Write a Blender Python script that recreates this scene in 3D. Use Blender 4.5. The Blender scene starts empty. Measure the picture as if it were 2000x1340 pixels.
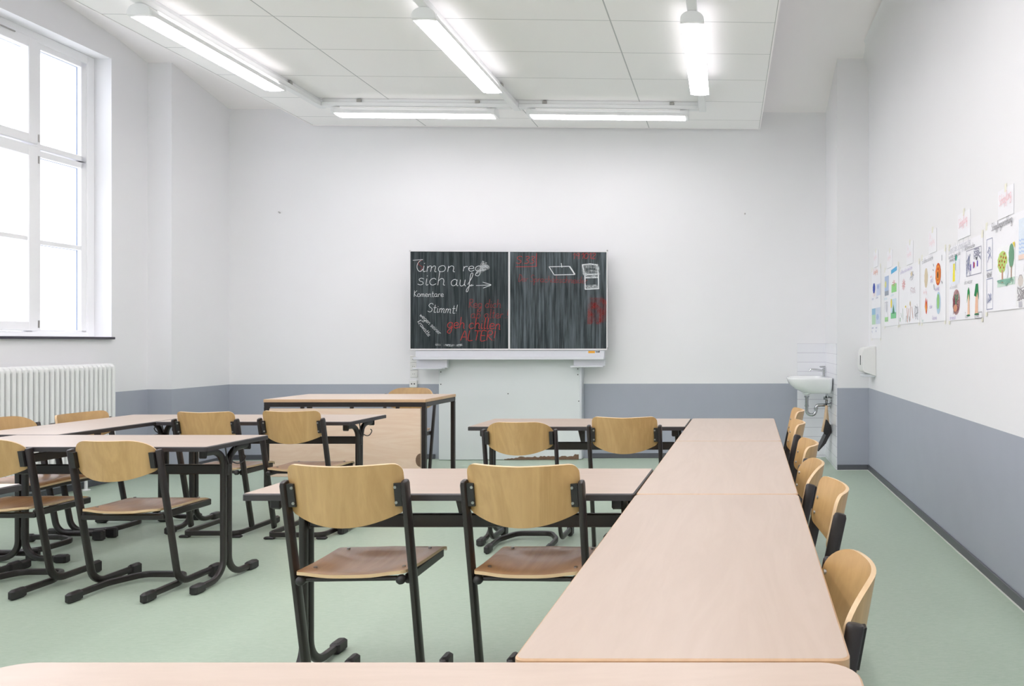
import bpy, math, random
from mathutils import Vector, Matrix
random.seed(4)
COL = bpy.context.scene.collection
PI = math.pi
CAM_H = 1.245
TH = math.asin(.0305)          # the room stands turned by this against the table rows
CS, SN = math.cos(TH), math.sin(TH)

def W(u, v, z=0.0):            # room coordinates (along end wall, depth, height) to world
    return Vector((u*CS - v*SN, u*SN + v*CS, z))

def lin(c):
    return tuple((x/12.92 if x <= .04045 else ((x+.055)/1.055)**2.4) for x in c)
def rgb(r, g, b):
    return lin((r/255, g/255, b/255)) + (1.0,)

# ------------------------------------------------------------------ materials
class NT:
    def __init__(s, name):
        s.m = bpy.data.materials.new(name); s.m.use_nodes = True
        s.t = s.m.node_tree; s.n = s.t.nodes; s.l = s.t.links
        s.b = s.n['Principled BSDF']; s.out = s.n['Material Output']
    def add(s, typ, **kw):
        o = s.n.new(typ)
        for k, v in kw.items():
            if k.startswith('_'): setattr(o, k[1:], v)
            else: o.inputs[k.replace('__', ' ')].default_value = v
        return o
    def link(s, a, b): s.l.new(a, b)
    def math(s, op, a, b=None, c=None):
        o = s.n.new('ShaderNodeMath'); o.operation = op
        for i, x in enumerate((a, b, c)):
            if x is None: continue
            if isinstance(x, (int, float)): o.inputs[i].default_value = x
            else: s.l.new(x, o.inputs[i])
        return o.outputs[0]
    def mix(s, f, a, b, blend='MIX'):
        o = s.n.new('ShaderNodeMix'); o.data_type = 'RGBA'; o.blend_type = blend
        for i, x in ((0, f), (6, a), (7, b)):
            if isinstance(x, (int, float)): o.inputs[i].default_value = x
            elif isinstance(x, tuple): o.inputs[i].default_value = x
            else: s.l.new(x, o.inputs[i])
        return o.outputs[2]
    def coords(s, scale=(1, 1, 1), rnd=True, kind='Object'):
        tc = s.n.new('ShaderNodeTexCoord'); mp = s.n.new('ShaderNodeMapping')
        mp.inputs['Scale'].default_value = scale
        src = tc.outputs[kind]
        if rnd:
            oi = s.n.new('ShaderNodeObjectInfo')
            ml = s.n.new('ShaderNodeVectorMath'); ml.operation = 'MULTIPLY_ADD'
            cb = s.n.new('ShaderNodeCombineXYZ')
            for i in range(3): s.l.new(oi.outputs['Random'], cb.inputs[i])
            s.l.new(cb.outputs[0], ml.inputs[0]); ml.inputs[1].default_value = (7.3, 3.1, 5.7)
            s.l.new(src, ml.inputs[2]); src = ml.outputs[0]
        s.l.new(src, mp.inputs['Vector'])
        return mp.outputs[0]
    def noise(s, vec, scale, detail=3, rough=.5, dist=0.0):
        o = s.n.new('ShaderNodeTexNoise'); s.l.new(vec, o.inputs['Vector'])
        o.inputs['Scale'].default_value = scale; o.inputs['Detail'].default_value = detail
        o.inputs['Roughness'].default_value = rough; o.inputs['Distortion'].default_value = dist
        return o.outputs['Fac']
    def ramp(s, fac, stops):
        o = s.n.new('ShaderNodeValToRGB'); s.l.new(fac, o.inputs[0])
        e = o.color_ramp.elements
        while len(e) < len(stops): e.new(.5)
        for i, (p, c) in enumerate(stops):
            e[i].position = p; e[i].color = c if len(c) == 4 else c + (1,)
        return o.outputs[0]
    def bump(s, h, strength, dist=.002):
        o = s.n.new('ShaderNodeBump'); o.inputs['Strength'].default_value = strength
        o.inputs['Distance'].default_value = dist; s.l.new(h, o.inputs['Height'])
        s.l.new(o.outputs[0], s.b.inputs['Normal'])
    def set(s, **kw):
        for k, v in kw.items():
            k = {'color': 'Base Color', 'rough': 'Roughness', 'metal': 'Metallic', 'spec': 'Specular IOR Level',
                 'coat': 'Coat Weight', 'coatr': 'Coat Roughness', 'alpha': 'Alpha'}[k]
            if isinstance(v, (int, float, tuple)): s.b.inputs[k].default_value = v
            else: s.l.new(v, s.b.inputs[k])
        return s.m

def plain(name, col, rough=.5, metal=0, spec=.5, var=.06, scale=30):
    t = NT(name); v = t.coords()
    n = t.noise(v, scale, 3)
    lo = tuple(c*(1-var) for c in col[:3]) + (1,); hi = tuple(min(1, c*(1+var)) for c in col[:3]) + (1,)
    return t.set(color=t.mix(n, lo, hi), rough=rough, metal=metal, spec=spec)

def wall_mat():
    t = NT('wall_paint')
    g = t.n.new('ShaderNodeNewGeometry'); sx = t.n.new('ShaderNodeSeparateXYZ'); t.link(g.outputs['Position'], sx.inputs[0])
    v = t.coords(rnd=False)
    n = t.noise(v, 1.3, 3); nf = t.noise(v, 90, 3, .6)
    white = t.mix(n, rgb(235, 235, 237), rgb(241, 240.5, 243))
    grey = t.mix(t.noise(v, 5, 4), rgb(160, 165, 177), rgb(167, 172, 184))
    edge = t.math('LESS_THAN', sx.outputs[2], .797)
    t.bump(nf, .12, .002)
    return t.set(color=t.mix(edge, white, grey), rough=.62, spec=.3)

def floor_mat():
    t = NT('linoleum_floor'); v = t.coords((1, 1, 1), rnd=False)
    v2 = t.coords((6, 26, 1), rnd=False)
    a = t.noise(v, 1.4, 4, .6); b = t.noise(v2, 4.5, 5, .7, .6); c = t.noise(v, 140, 2, .6)
    base = t.mix(a, rgb(168, 186, 167), rgb(180, 196, 178))
    st = t.ramp(b, [(.28, rgb(152, 175, 152)), (.5, rgb(174, 192, 172)), (.72, rgb(196, 208, 192))])
    col = t.mix(.55, base, st)
    col = t.mix(t.math('MULTIPLY', c, .28), col, rgb(144, 170, 146))
    t.bump(c, .05, .001)
    return t.set(color=col, rough=t.math('MULTIPLY_ADD', a, .1, .36), spec=.45)

def tile_ceiling_mat():
    t = NT('ceiling_tiles'); tc = t.n.new('ShaderNodeTexCoord'); s = t.n.new('ShaderNodeSeparateXYZ'); t.link(tc.outputs['Object'], s.inputs[0])
    def line(x, period, off, w):
        q = t.math('DIVIDE', t.math('SUBTRACT', x, off), period)
        fr = t.math('FRACT', q)
        d = t.math('MINIMUM', fr, t.math('SUBTRACT', 1.0, fr))
        return t.math('LESS_THAN', d, w/period)
    lx = line(s.outputs[0], 1.1775, -4.36, .005); ly = line(s.outputs[1], .5975, 8.098-.305, .0032)
    ln = t.math('MAXIMUM', lx, ly)
    v = t.coords(rnd=False)
    n = t.noise(v, 120, 3, .7)
    base = t.mix(n, rgb(249, 248, 248), rgb(254, 252, 252))
    t.bump(n, .1, .002)
    return t.set(color=t.mix(ln, base, rgb(188, 189, 190)), rough=.8, spec=.2)

def wall_tile_mat():
    t = NT('glazed_wall_tiles'); tc = t.n.new('ShaderNodeTexCoord'); s = t.n.new('ShaderNodeSeparateXYZ'); t.link(tc.outputs['Object'], s.inputs[0])
    fr = t.math('FRACT', t.math('DIVIDE', s.outputs[2], .1005)); d = t.math('MINIMUM', fr, t.math('SUBTRACT', 1.0, fr))
    l = t.math('LESS_THAN', d, .022)
    v = t.coords(rnd=False)
    return t.set(color=t.mix(l, t.mix(t.noise(v, 3), rgb(232, 233, 238), rgb(240, 241, 245)), rgb(196, 192, 204)), rough=.16, spec=.5)

def wood(name, lo, hi, axis=0, rough=.4, grain=1.0, coat=0.0, vein=None):
    t = NT(name)
    sc = [30, 30, 30]; sc[axis] = 2.2
    v = t.coords(tuple(sc)); a = t.noise(v, 1.2, 5, .6, .8)
    sc2 = [5, 5, 5]; sc2[axis] = .8
    v2 = t.coords(tuple(sc2)); b = t.noise(v2, 1.2, 4, .55, 2.2)
    w = t.math('PINGPONG', t.math('MULTIPLY', b, 7.0), 1.0)
    f = t.math('ADD', t.math('MULTIPLY', a, .6*grain), t.math('MULTIPLY', w, .4*grain))
    col = t.mix(f, lo, hi)
    oi = t.n.new('ShaderNodeObjectInfo')
    hs = t.n.new('ShaderNodeHueSaturation'); t.link(col, hs.inputs['Color'])
    t.link(t.math('MULTIPLY_ADD', oi.outputs['Random'], .10, .95), hs.inputs['Value'])
    t.bump(a, .04, .001)
    return t.set(color=hs.outputs[0], rough=rough, coat=coat, coatr=.25)

def board_mat(name, amount):
    t = NT(name)
    v = t.coords((26, 1, 1.1), rnd=False); v2 = t.coords((9, 1, .9), rnd=False); v3 = t.coords((1, 1, 1), rnd=False)
    a = t.noise(v, 2.0, 4, .6); b = t.noise(v2, 2.2, 3, .5); c = t.noise(v3, 2.2, 4, .6)
    st = t.ramp(t.math('MULTIPLY', a, t.math('ADD', b, .45)), [(.36, (0, 0, 0)), (.66, (1, 1, 1))])
    f = t.math('ADD', t.math('MULTIPLY', st, amount), t.math('MULTIPLY', c, amount*.42))
    col = t.mix(f, rgb(8, 19, 18), rgb(138, 150, 158))
    return t.set(color=col, rough=.5, spec=.16)

def chalk_mat(name, col, density=.75, scale=260, soft=False):
    t = NT(name); v = t.coords(rnd=False)
    n = t.noise(v, scale, 3, .6)
    al = t.ramp(n, [(.5-density*.35, (0, 0, 0)), (.62-density*.1, (1, 1, 1))])
    if soft:
        n2 = t.noise(v, 14, 3, .6); m2 = t.ramp(n2, [(.38, (0, 0, 0)), (.7, (1, 1, 1))])
        al2 = t.math('MULTIPLY', t.math('MULTIPLY', al, m2), density)
    else: al2 = t.math('MULTIPLY_ADD', al, .55, density*.4)
    return t.set(color=col, rough=.9, spec=.1, alpha=al2)

def glass_mat():
    t = NT('window_glass')
    tr = t.n.new('ShaderNodeBsdfTransparent'); tr.inputs[0].default_value = (.97, .985, 1, 1)
    gl = t.n.new('ShaderNodeBsdfGlossy'); gl.inputs['Roughness'].default_value = .02
    mx = t.n.new('ShaderNodeMixShader'); mx.inputs[0].default_value = .05; t.link(tr.outputs[0], mx.inputs[1]); t.link(gl.outputs[0], mx.inputs[2])
    t.link(mx.outputs[0], t.out.inputs[0])
    return t.m

def emis(name, col, st):
    t = NT(name); t.b.inputs['Base Color'].default_value = (.9, .9, .9, 1)
    t.b.inputs['Emission Color'].default_value = col
    v = t.coords(rnd=False); n = t.noise(v, 40, 2)
    t.link(t.math('MULTIPLY_ADD', n, st*.1, st*.95), t.b.inputs['Emission Strength'])
    return t.m

M = {}
M['wall'] = wall_mat(); M['floor'] = floor_mat(); M['ceil_tile'] = tile_ceiling_mat(); M['wtile'] = wall_tile_mat()
M['ceil'] = plain('ceiling_plaster', rgb(253, 249, 250), .75, spec=.2, var=.01, scale=3)
M['board_l'] = board_mat('chalkboard_enamel', .16); M['board_r'] = board_mat('chalkboard_enamel_wiped', .30)
M['top'] = wood('beech_laminate_top', rgb(185, 164, 147), rgb(196, 176, 160), 0, .36, 1.0, .15)
M['top_y'] = wood('beech_laminate_top_lengthwise', rgb(184, 162, 144), rgb(195, 174, 157), 1, .36, 1.0, .15)
M['edge_wood'] = wood('beech_edge', rgb(190, 152, 114), rgb(208, 172, 134), 0, .4)
M['desk_top'] = wood('beech_desktop', rgb(216, 190, 168), rgb(228, 206, 186), 0, .36, 1.0, .15)
M['desk_panel'] = wood('beech_modesty_panel', rgb(232, 196, 166), rgb(246, 220, 196), 0, .45, 1.15)
M['back'] = wood('beech_ply_backrest', rgb(175, 136, 82), rgb(204, 164, 108), 2, .38, 1.1, .15)
M['seat'] = wood('beech_ply_seat', rgb(178, 120, 70), rgb(210, 158, 106), 1, .3, 1.0, .3)
M['ply'] = wood('ply_edge', rgb(206, 170, 124), rgb(230, 200, 158), 0, .45)
M['black'] = plain('dark_brown_black_enamel', rgb(30, 23, 22), .36, spec=.5, var=.15)
M['plastic'] = plain('black_plastic_cap', rgb(33, 30, 31), .45, spec=.45, var=.12)
M['edge_dark'] = plain('dark_plastic_edge', rgb(46, 42, 44), .4, spec=.5, var=.1)
M['chrome'] = plain('chrome', rgb(200, 202, 205), .14, 1.0, var=.02)
M['steel'] = plain('bolt_steel', rgb(170, 168, 164), .3, 1.0, var=.05)
M['porcelain'] = plain('porcelain', rgb(240, 242, 242), .12, var=.01)
M['white_metal'] = plain('white_enamel', rgb(236, 237, 238), .35, var=.012)
M['rad'] = plain('radiator_enamel', rgb(238, 239, 238), .32, var=.012)
M['frame_white'] = plain('window_white_lacquer', rgb(250, 250, 252), .35, var=.01)
M['alu'] = plain('pale_aluminium', rgb(222, 224, 230), .34, .35, var=.03)
M['alu_frame'] = plain('pale_board_frame', rgb(232, 230, 232), .4, .1, var=.03)  # paler, less metallic tone for the chalkboard frame
M['panel_white'] = plain('white_board_panel', rgb(226, 231, 232), .45, var=.02, scale=4)
M['gasket'] = plain('grey_rubber_gasket', rgb(120, 138, 170), .6, var=.05)
M['sill'] = plain('dark_slate_sill', rgb(52, 48, 60), .3, var=.15)
M['skirt'] = plain('grey_skirting', rgb(78, 80, 86), .42, var=.06)
M['seal'] = plain('pale_sealant', rgb(214, 218, 212), .6, var=.03)
M['paper'] = plain('drawing_paper', rgb(243, 243, 248), .8, spec=.15, var=.012, scale=8)
M['tape'] = plain('yellowed_tape', rgb(236, 234, 214), .5, var=.03)
M['plug'] = plain('white_plastic', rgb(232, 232, 230), .35, var=.015)
M['hole'] = plain('dark_socket_hole', rgb(60, 60, 62), .6, var=.1)
M['orange'] = plain('orange_sticker', rgb(240, 165, 30), .5, var=.03)
M['torn'] = plain('torn_brown_core', rgb(112, 86, 66), .85, var=.35, scale=60)
M['glass'] = glass_mat()
M['lamp'] = emis('lamp_diffuser', (1, .948, .985, 1), 11.0)
M['chalk_w'] = chalk_mat('white_chalk', rgb(232, 236, 238), .85)
M['chalk_r'] = chalk_mat('red_chalk', rgb(196, 62, 58), .75)
M['chalk_rf'] = chalk_mat('faint_red_chalk', rgb(158, 56, 54), .75)
M['smear_w'] = chalk_mat('smeared_white_chalk', rgb(214, 220, 222), .75, 60, True)
M['smear_r'] = chalk_mat('smeared_red_chalk', rgb(150, 48, 46), .85, 50, True)
M['wood_raw'] = wood('raw_handle_wood', rgb(206, 172, 134), rgb(226, 196, 160), 2, .5)
M['bristle'] = plain('black_bristle', rgb(26, 26, 28), .8, var=.4, scale=200)
_ink = {}
def ink(r, g, b):
    k = (r, g, b)
    if k not in _ink: _ink[k] = plain('crayon_%d' % len(_ink), rgb(r, g, b), .8, spec=.1, var=.1, scale=90)
    return _ink[k]

# ------------------------------------------------------------------ mesh builder
def fillet(pts, r, n=6):
    P = [Vector(p) for p in pts]; out = [P[0]]
    for i in range(1, len(P)-1):
        a, b, c = P[i-1], P[i], P[i+1]
        rr = r[i-1] if isinstance(r, (list, tuple)) else r
        d1 = (a-b); d2 = (c-b)
        ang = d1.angle(d2)
        if rr <= 0 or ang > PI-.02: out.append(b); continue
        t = min(rr/math.tan(ang/2), d1.length*.49 if i > 1 else d1.length*.98, d2.length*.49 if i < len(P)-2 else d2.length*.98)
        p, q = b+d1.normalized()*t, b+d2.normalized()*t
        rad = t*math.tan(ang/2)
        cen = b + (d1.normalized()+d2.normalized()).normalized()*(rad/math.sin(ang/2))
        u0, u1 = p-cen, q-cen
        tot = u0.angle(u1); ax = u0.cross(u1).normalized()
        for k in range(n+1): out.append(cen + Matrix.Rotation(tot*k/n, 3, ax) @ u0)
    out.append(P[-1]); return out

def oval(a, b, n=12, p=2.6):
    o = []
    for i in range(n):
        t = 2*PI*i/n + PI/n; c, s = math.cos(t), math.sin(t)
        o.append((a*math.copysign(abs(c)**(2/p), c), b*math.copysign(abs(s)**(2/p), s)))
    return o

class MB:
    def __init__(s): s.v = []; s.f = []; s.mi = []
    def add(s, vs, fs, mi=0):
        k = len(s.v); s.v += [Vector(p) for p in vs]
        for f in fs: s.f.append([i+k for i in f]); s.mi.append(mi)
    def box(s, x0, x1, y0, y1, z0, z1, mi=0):
        if x0 > x1: x0, x1 = x1, x0
        if y0 > y1: y0, y1 = y1, y0
        if z0 > z1: z0, z1 = z1, z0
        s.add([(x0,y0,z0),(x1,y0,z0),(x1,y1,z0),(x0,y1,z0),(x0,y0,z1),(x1,y0,z1),(x1,y1,z1),(x0,y1,z1)],
              [(0,3,2,1),(4,5,6,7),(0,1,5,4),(1,2,6,5),(2,3,7,6),(3,0,4,7)], mi); return s
    def bbox(s, x0, x1, y0, y1, z0, z1, r=.004, mi=0):   # chamfered box: three stacked insets
        def ring(x0, x1, y0, y1, c, z): return [(x0+c,y0,z),(x1-c,y0,z),(x1,y0+c,z),(x1,y1-c,z),(x1-c,y1,z),(x0+c,y1,z),(x0,y1-c,z),(x0,y0+c,z)]
        rs = [ring(x0+r, x1-r, y0+r, y1-r, r*.6, z0), ring(x0, x1, y0, y1, r, z0+r), ring(x0, x1, y0, y1, r, z1-r), ring(x0+r, x1-r, y0+r, y1-r, r*.6, z1)]
        s.loft(rs, mi=mi); return s
    def loft(s, rings, closed=True, caps=True, mi=0):
        n = len(rings[0]); vs = [p for r in rings for p in r]; fs = []
        for i in range(len(rings)-1):
            for j in range(n if closed else n-1):
                a = i*n+j; b = i*n+(j+1) % n
                fs.append((a, b, b+n, a+n))
        if caps: fs.append(tuple(range(n-1, -1, -1))); fs.append(tuple((len(rings)-1)*n+j for j in range(n)))
        s.add(vs, fs, mi); return s
    def tube(s, pts, prof, side=(1,0,0), round0=0, round1=0, mi=0):
        P = [Vector(p) for p in pts]; S = Vector(side).normalized(); rings = []
        for i, p in enumerate(P):
            t = ((P[min(i+1, len(P)-1)]-P[i]).normalized() + (P[i]-P[max(i-1, 0)]).normalized()).normalized()
            sd = (S - t*S.dot(t)).normalized(); up = t.cross(sd)
            rg = lambda q, k: [q + sd*(a*k) + up*(b*k) for a, b in prof]
            if i == 0 and round0:
                rings += [rg(p - t*round0, .55), rg(p - t*round0*.8, .82)]
            rings.append(rg(p, 1))
            if i == len(P)-1 and round1:
                rings += [rg(p + t*round1*.8, .82), rg(p + t*round1, .55)]
        s.loft(rings, mi=mi); return s
    def rod(s, p, q, r, n=10, mi=0, r2=None):
        p, q = Vector(p), Vector(q); t = (q-p).normalized()
        a = Vector((0,0,1)) if abs(t.z) < .9 else Vector((1,0,0))
        sd = t.cross(a).normalized(); up = t.cross(sd); r2 = r if r2 is None else r2
        R = lambda c, k: [c + sd*math.cos(2*PI*i/n)*k + up*math.sin(2*PI*i/n)*k for i in range(n)]
        s.loft([R(p, r), R(q, r2)], mi=mi); return s
    def wire(s, pts, r, n=8, mi=0):      # round tube with parallel transport
        P = [Vector(p) for p in pts]; rings = []; sd = None
        for i, p in enumerate(P):
            t = ((P[min(i+1, len(P)-1)]-P[i]).normalized() + (P[i]-P[max(i-1, 0)]).normalized()).normalized()
            if sd is None:
                a = Vector((0,0,1)) if abs(t.z) < .9 else Vector((1,0,0)); sd = t.cross(a).normalized()
            sd = (sd - t*sd.dot(t)).normalized(); up = t.cross(sd)
            rings.append([p + sd*math.cos(2*PI*k/n)*r + up*math.sin(2*PI*k/n)*r for k in range(n)])
        s.loft(rings, mi=mi); return s
    def lathe(s, prof, c=(0,0,0), n=24, axis='z', mi=0):
        c = Vector(c); rings = []
        for r, h in prof:
            r = max(r, 1e-4)
            rg = []
            for i in range(n):
                a = 2*PI*i/n; x, y = r*math.cos(a), r*math.sin(a)
                rg.append(c + (Vector((x, y, h)) if axis == 'z' else Vector((x, h, -y)) if axis == 'y' else Vector((h, x, y))))
            rings.append(rg)
        s.loft(rings, mi=mi); return s
    def ball(s, c, r, n=12, sc=(1,1,1), mi=0):
        c = Vector(c); rings = []
        for k in range(1, n//2):
            t = PI*k/(n//2)
            rings.append([c + Vector((r*sc[0]*math.sin(t)*math.cos(2*PI*i/n), r*sc[1]*math.sin(t)*math.sin(2*PI*i/n), -r*sc[2]*math.cos(t))) for i in range(n)])
        s.loft(rings, mi=mi); return s
    def prism(s, poly, z0, z1, mi=0, side_mi=None, cham=0):
        n = len(poly)
        if cham:
            cx = sum(p[0] for p in poly)/n; cy = sum(p[1] for p in poly)/n
        vs = [(x, y, z0) for x, y in poly] + [(x, y, z1-cham) for x, y in poly]
        fs = [(i, (i+1) % n, (i+1) % n+n, i+n) for i in range(n)]
        sm = mi if side_mi is None else side_mi
        if cham:
            ins = []
            for i, (x, y) in enumerate(poly):
                a = Vector(poly[i-1]); b = Vector((x, y)); c = Vector(poly[(i+1) % n])
                e1 = (b-a).normalized(); e2 = (c-b).normalized(); nn = Vector((-(e1+e2).y, (e1+e2).x)).normalized()
                ins.append(b + nn*cham*1.3)
            vs += [(p.x, p.y, z1) for p in ins]
            fs += [(i+n, (i+1) % n+n, (i+1) % n+2*n, i+2*n) for i in range(n)]
            s.add(vs, fs + [tuple(range(n-1, -1, -1))], sm)
            k = len(s.v) - n
            s.f.append([k+i for i in range(n)]); s.mi.append(mi)
        else:
            s.add(vs, fs, sm)
            k = len(s.v) - 2*n
            s.f.append([k+i for i in range(n-1, -1, -1)]); s.mi.append(sm)
            s.f.append([k+n+i for i in range(n)]); s.mi.append(mi)
        return s
    def build(s, name, mats, parent=None, base=(0,0,0), smooth=35):
        me = bpy.data.meshes.new(name); b = Vector(base)
        me.from_pydata([tuple(p-b) for p in s.v], [], s.f)
        for m in (mats if isinstance(mats, (list, tuple)) else [mats]): me.materials.append(m)
        me.polygons.foreach_set('material_index', s.mi)
        import bmesh
        bm = bmesh.new(); bm.from_mesh(me); bmesh.ops.recalc_face_normals(bm, faces=bm.faces); bm.to_mesh(me); bm.free()
        if smooth:
            me.polygons.foreach_set('use_smooth', [True]*len(me.polygons))
            me.set_sharp_from_angle(angle=math.radians(smooth))
        me.update()
        o = bpy.data.objects.new(name, me); COL.objects.link(o)
        if parent: o.parent = parent
        return o

def pieces(adds, name, mats, parent, base=(0,0,0), smooth=35):
    """adds: callables, each drawing one piece that becomes a part of its own"""
    for fn in adds:
        mb = MB(); fn(mb); o = mb.build(name, mats, parent, base, smooth)
    return o

def rrect(x0, x1, y0, y1, r, n=6):
    o = []
    for cx, cy, a in ((x1-r, y0+r, -PI/2), (x1-r, y1-r, 0), (x0+r, y1-r, PI/2), (x0+r, y0+r, PI)):
        for k in range(n+1): o.append((cx+r*math.cos(a+PI/2*k/n), cy+r*math.sin(a+PI/2*k/n)))
    return o

def tag(o, label, cat, group=None):
    o['label'] = label; o['category'] = cat
    if group: o['group'] = group
    return o
def thing(name, label, cat, loc=(0,0,0), rz=0, group=None):
    o = bpy.data.objects.new(name, None); COL.objects.link(o); o.empty_display_size = .1
    o.location = loc; o.rotation_euler = (0, 0, rz)
    return tag(o, label, cat, group)
def room_thing(name, label, cat, base, group=None):     # base in room coordinates
    return thing(name, label, cat, W(*base), TH, group)
def place(o, base):                                      # a one-mesh room thing
    o.location = W(*base); o.rotation_euler = (0, 0, TH); return o
def struct(mb, name, mats, base=(0,0,0), parent=None, smooth=35):
    o = mb.build(name, mats, parent, base, smooth)
    if parent is None: place(o, base); o['kind'] = 'structure'
    return o
def dup(root, loc, rz, label, scale=1.0, group=None):
    r = root.copy(); COL.objects.link(r); r.location = loc; r.rotation_euler = (0, 0, rz); r.scale = scale if isinstance(scale, tuple) else (scale,)*3
    r['label'] = label
    if group: r['group'] = group
    for ch in list(root.children):
        c = ch.copy(); COL.objects.link(c); c.parent = r
        for g in list(ch.children):
            d = g.copy(); COL.objects.link(d); d.parent = c
    return r

# ------------------------------------------------------------------ handwriting
G = {'a': (60, "45,40 30,50 12,42 5,25 12,6 28,2 42,15 45,40;45,48 45,15 50,2 58,4"), 'b': (55, "8,100 8,2;8,30 22,48 40,42 45,25 38,6 22,0 8,8"),
 'c': (50, "42,40 30,50 12,42 5,25 12,6 28,0 46,10"), 'd': (58, "45,35 30,50 12,42 5,25 12,4 28,2 42,15;46,100 45,15 52,2"),
 'e': (50, "6,24 40,28 38,44 24,50 10,42 5,22 14,4 30,0 48,10"), 'f': (42, "8,10 30,60 36,92 26,100 20,80 20,0 14,-42 4,-40 12,-10 40,12"),
 'g': (56, "45,40 30,50 12,42 5,25 12,6 28,2 42,15;45,48 44,-30 30,-48 12,-38 24,-14 54,8"), 'h': (54, "8,100 8,0;8,30 22,48 36,46 42,30 42,4 52,0"),
 'i': (26, "10,48 10,8 16,0 24,6;9,66 12,70"), 'k': (46, "8,100 8,0;38,50 10,24 42,0"), 'l': (26, "10,100 10,10 16,0 24,4"),
 'm': (66, "6,48 6,0;6,30 18,48 28,40 28,0;28,30 42,48 52,40 52,4 62,0"), 'n': (52, "8,48 8,0;8,30 22,48 36,44 40,30 40,4 50,0"),
 'o': (54, "26,50 10,42 5,24 12,4 28,0 42,8 46,28 38,46 26,50"), 'p': (54, "8,48 8,-48;8,30 22,48 40,42 45,25 38,6 22,0 8,8"),
 'r': (40, "8,48 8,0;8,28 20,46 36,46"), 's': (46, "38,44 22,50 10,42 14,30 32,22 38,10 24,0 4,6"), 't': (38, "16,88 16,10 24,0 36,4;2,54 34,56"),
 'u': (56, "8,48 8,14 18,0 32,4 42,18;42,48 42,10 52,0"), 'v': (46, "4,48 22,0 42,50"), 'w': (62, "4,48 14,0 28,40 42,0 56,50"),
 'z': (48, "6,48 40,48 6,0 44,0"), 'ö': (54, "26,50 10,42 5,24 12,4 28,0 42,8 46,28 38,46 26,50;18,64 18,70;34,64 34,70"),
 'ä': (60, "45,40 30,50 12,42 5,25 12,6 28,2 42,15 45,40;45,48 45,15 50,2 58,4;18,64 18,70;36,64 36,70"),
 'S': (56, "50,86 36,100 14,92 8,72 24,54 44,40 46,14 28,0 4,10"), 'K': (52, "8,100 8,0;46,100 10,50 50,0"), 'A': (54, "4,0 26,100 50,0;8,34 46,36"),
 'D': (54, "8,100 8,0 30,4 46,30 44,70 28,96 4,100"), 'R': (54, "8,100 8,0;8,98 34,100 44,80 34,58 10,52 50,0"), 'L': (44, "8,100 8,2 42,0"),
 'T': (52, "2,100 52,98;27,100 25,0"), 'E': (46, "42,98 8,100 8,0 44,2;8,52 36,52"), 'G': (56, "48,84 34,100 14,90 6,50 16,8 34,0 48,14 48,42 30,42"), 'M': (66, "6,0 10,100 32,40 54,100 60,0"), 'F': (44, "42,98 8,98 8,0;8,54 34,54"), 'W': (70, "2,100 18,0 34,70 50,0 66,100"), 'B': (54, "8,0 8,100 34,96 38,72 8,54 42,44 46,14 8,0"), 'Z': (50, "6,98 44,98 6,0 48,0"),
 '0': (54, "26,100 8,80 6,26 24,0 44,22 44,78 26,100"), '1': (34, "4,70 24,100 24,0"), '2': (52, "8,80 24,100 42,84 36,56 6,0 48,2"),
 '3': (48, "8,94 30,100 40,80 20,54 42,34 34,6 6,4"), '9': (50, "42,70 24,52 8,70 20,98 40,94 44,70 38,0"),
 '.': (18, "6,0 9,3"), '!': (24, "10,100 9,24;8,2 10,5"), ' ': (30, ""), ':': (18, "7,8 8,11;7,36 8,39")}
def smoothpl(p, n=4):
    if len(p) < 3: return p
    o = []
    for i in range(len(p)-1):
        a, b, c, d = p[max(i-1, 0)], p[i], p[i+1], p[min(i+2, len(p)-1)]
        for k in range(n):
            t = k/n
            o.append(tuple(.5*((2*b[j]) + (c[j]-a[j])*t + (2*a[j]-5*b[j]+4*c[j]-d[j])*t*t + (3*b[j]-a[j]-3*c[j]+d[j])*t**3) for j in (0, 1)))
    o.append(p[-1]); return o
def write(s, x, y, xh, hs=1.0, ang=0.0, slant=.12, jit=.03):
    """handwriting as polylines; y downwards, xh = height of small letters"""
    out = []; pen = 0; k = xh/50; ca, sa = math.cos(ang), math.sin(ang)
    for ch in s:
        adv, st = G[ch]
        jy = random.uniform(-jit, jit)*50
        for stroke in st.split(';'):
            if not stroke: continue
            pl = [tuple(float(q) for q in p.split(',')) for p in stroke.split()]
            pl = smoothpl(pl)
            out.append([(x + ((pen+a+b*slant)*hs*k)*ca + ((b+jy)*k)*sa, y + ((pen+a+b*slant)*hs*k)*sa - ((b+jy)*k)*ca) for a, b in pl])
        pen += adv
    return out
def ribbons(mb, polys, w, to3d, mi=0):
    """flat strokes; to3d maps drawing coordinates to space"""
    for pl in polys:
        if len(pl) < 2: continue
        L, R = [], []
        for i, p in enumerate(pl):
            a = pl[max(i-1, 0)]; b = pl[min(i+1, len(pl)-1)]
            dx, dy = b[0]-a[0], b[1]-a[1]; d = math.hypot(dx, dy) or 1
            nx, ny = -dy/d*w/2, dx/d*w/2
            L.append(to3d(p[0]+nx, p[1]+ny)); R.append(to3d(p[0]-nx, p[1]-ny))
        n = len(pl)
        mb.add(L+R, [(i, i+1, n+i+1, n+i) for i in range(n-1)], mi)

# ================================================================== SETTING
U_L1, U_L2, U_R, U_CH = -5.47, -5.25, 1.386, 1.075
V_B, V_ST, V_N = 8.14, 7.312, -2.6
Z_TILE, ZTOP = 3.533, 4.35

mb = MB(); mb.box(U_L1-.02, U_R+.02, V_N, V_B+.02, -.08, 0)
struct(mb, 'floor', M['floor'])

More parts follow.
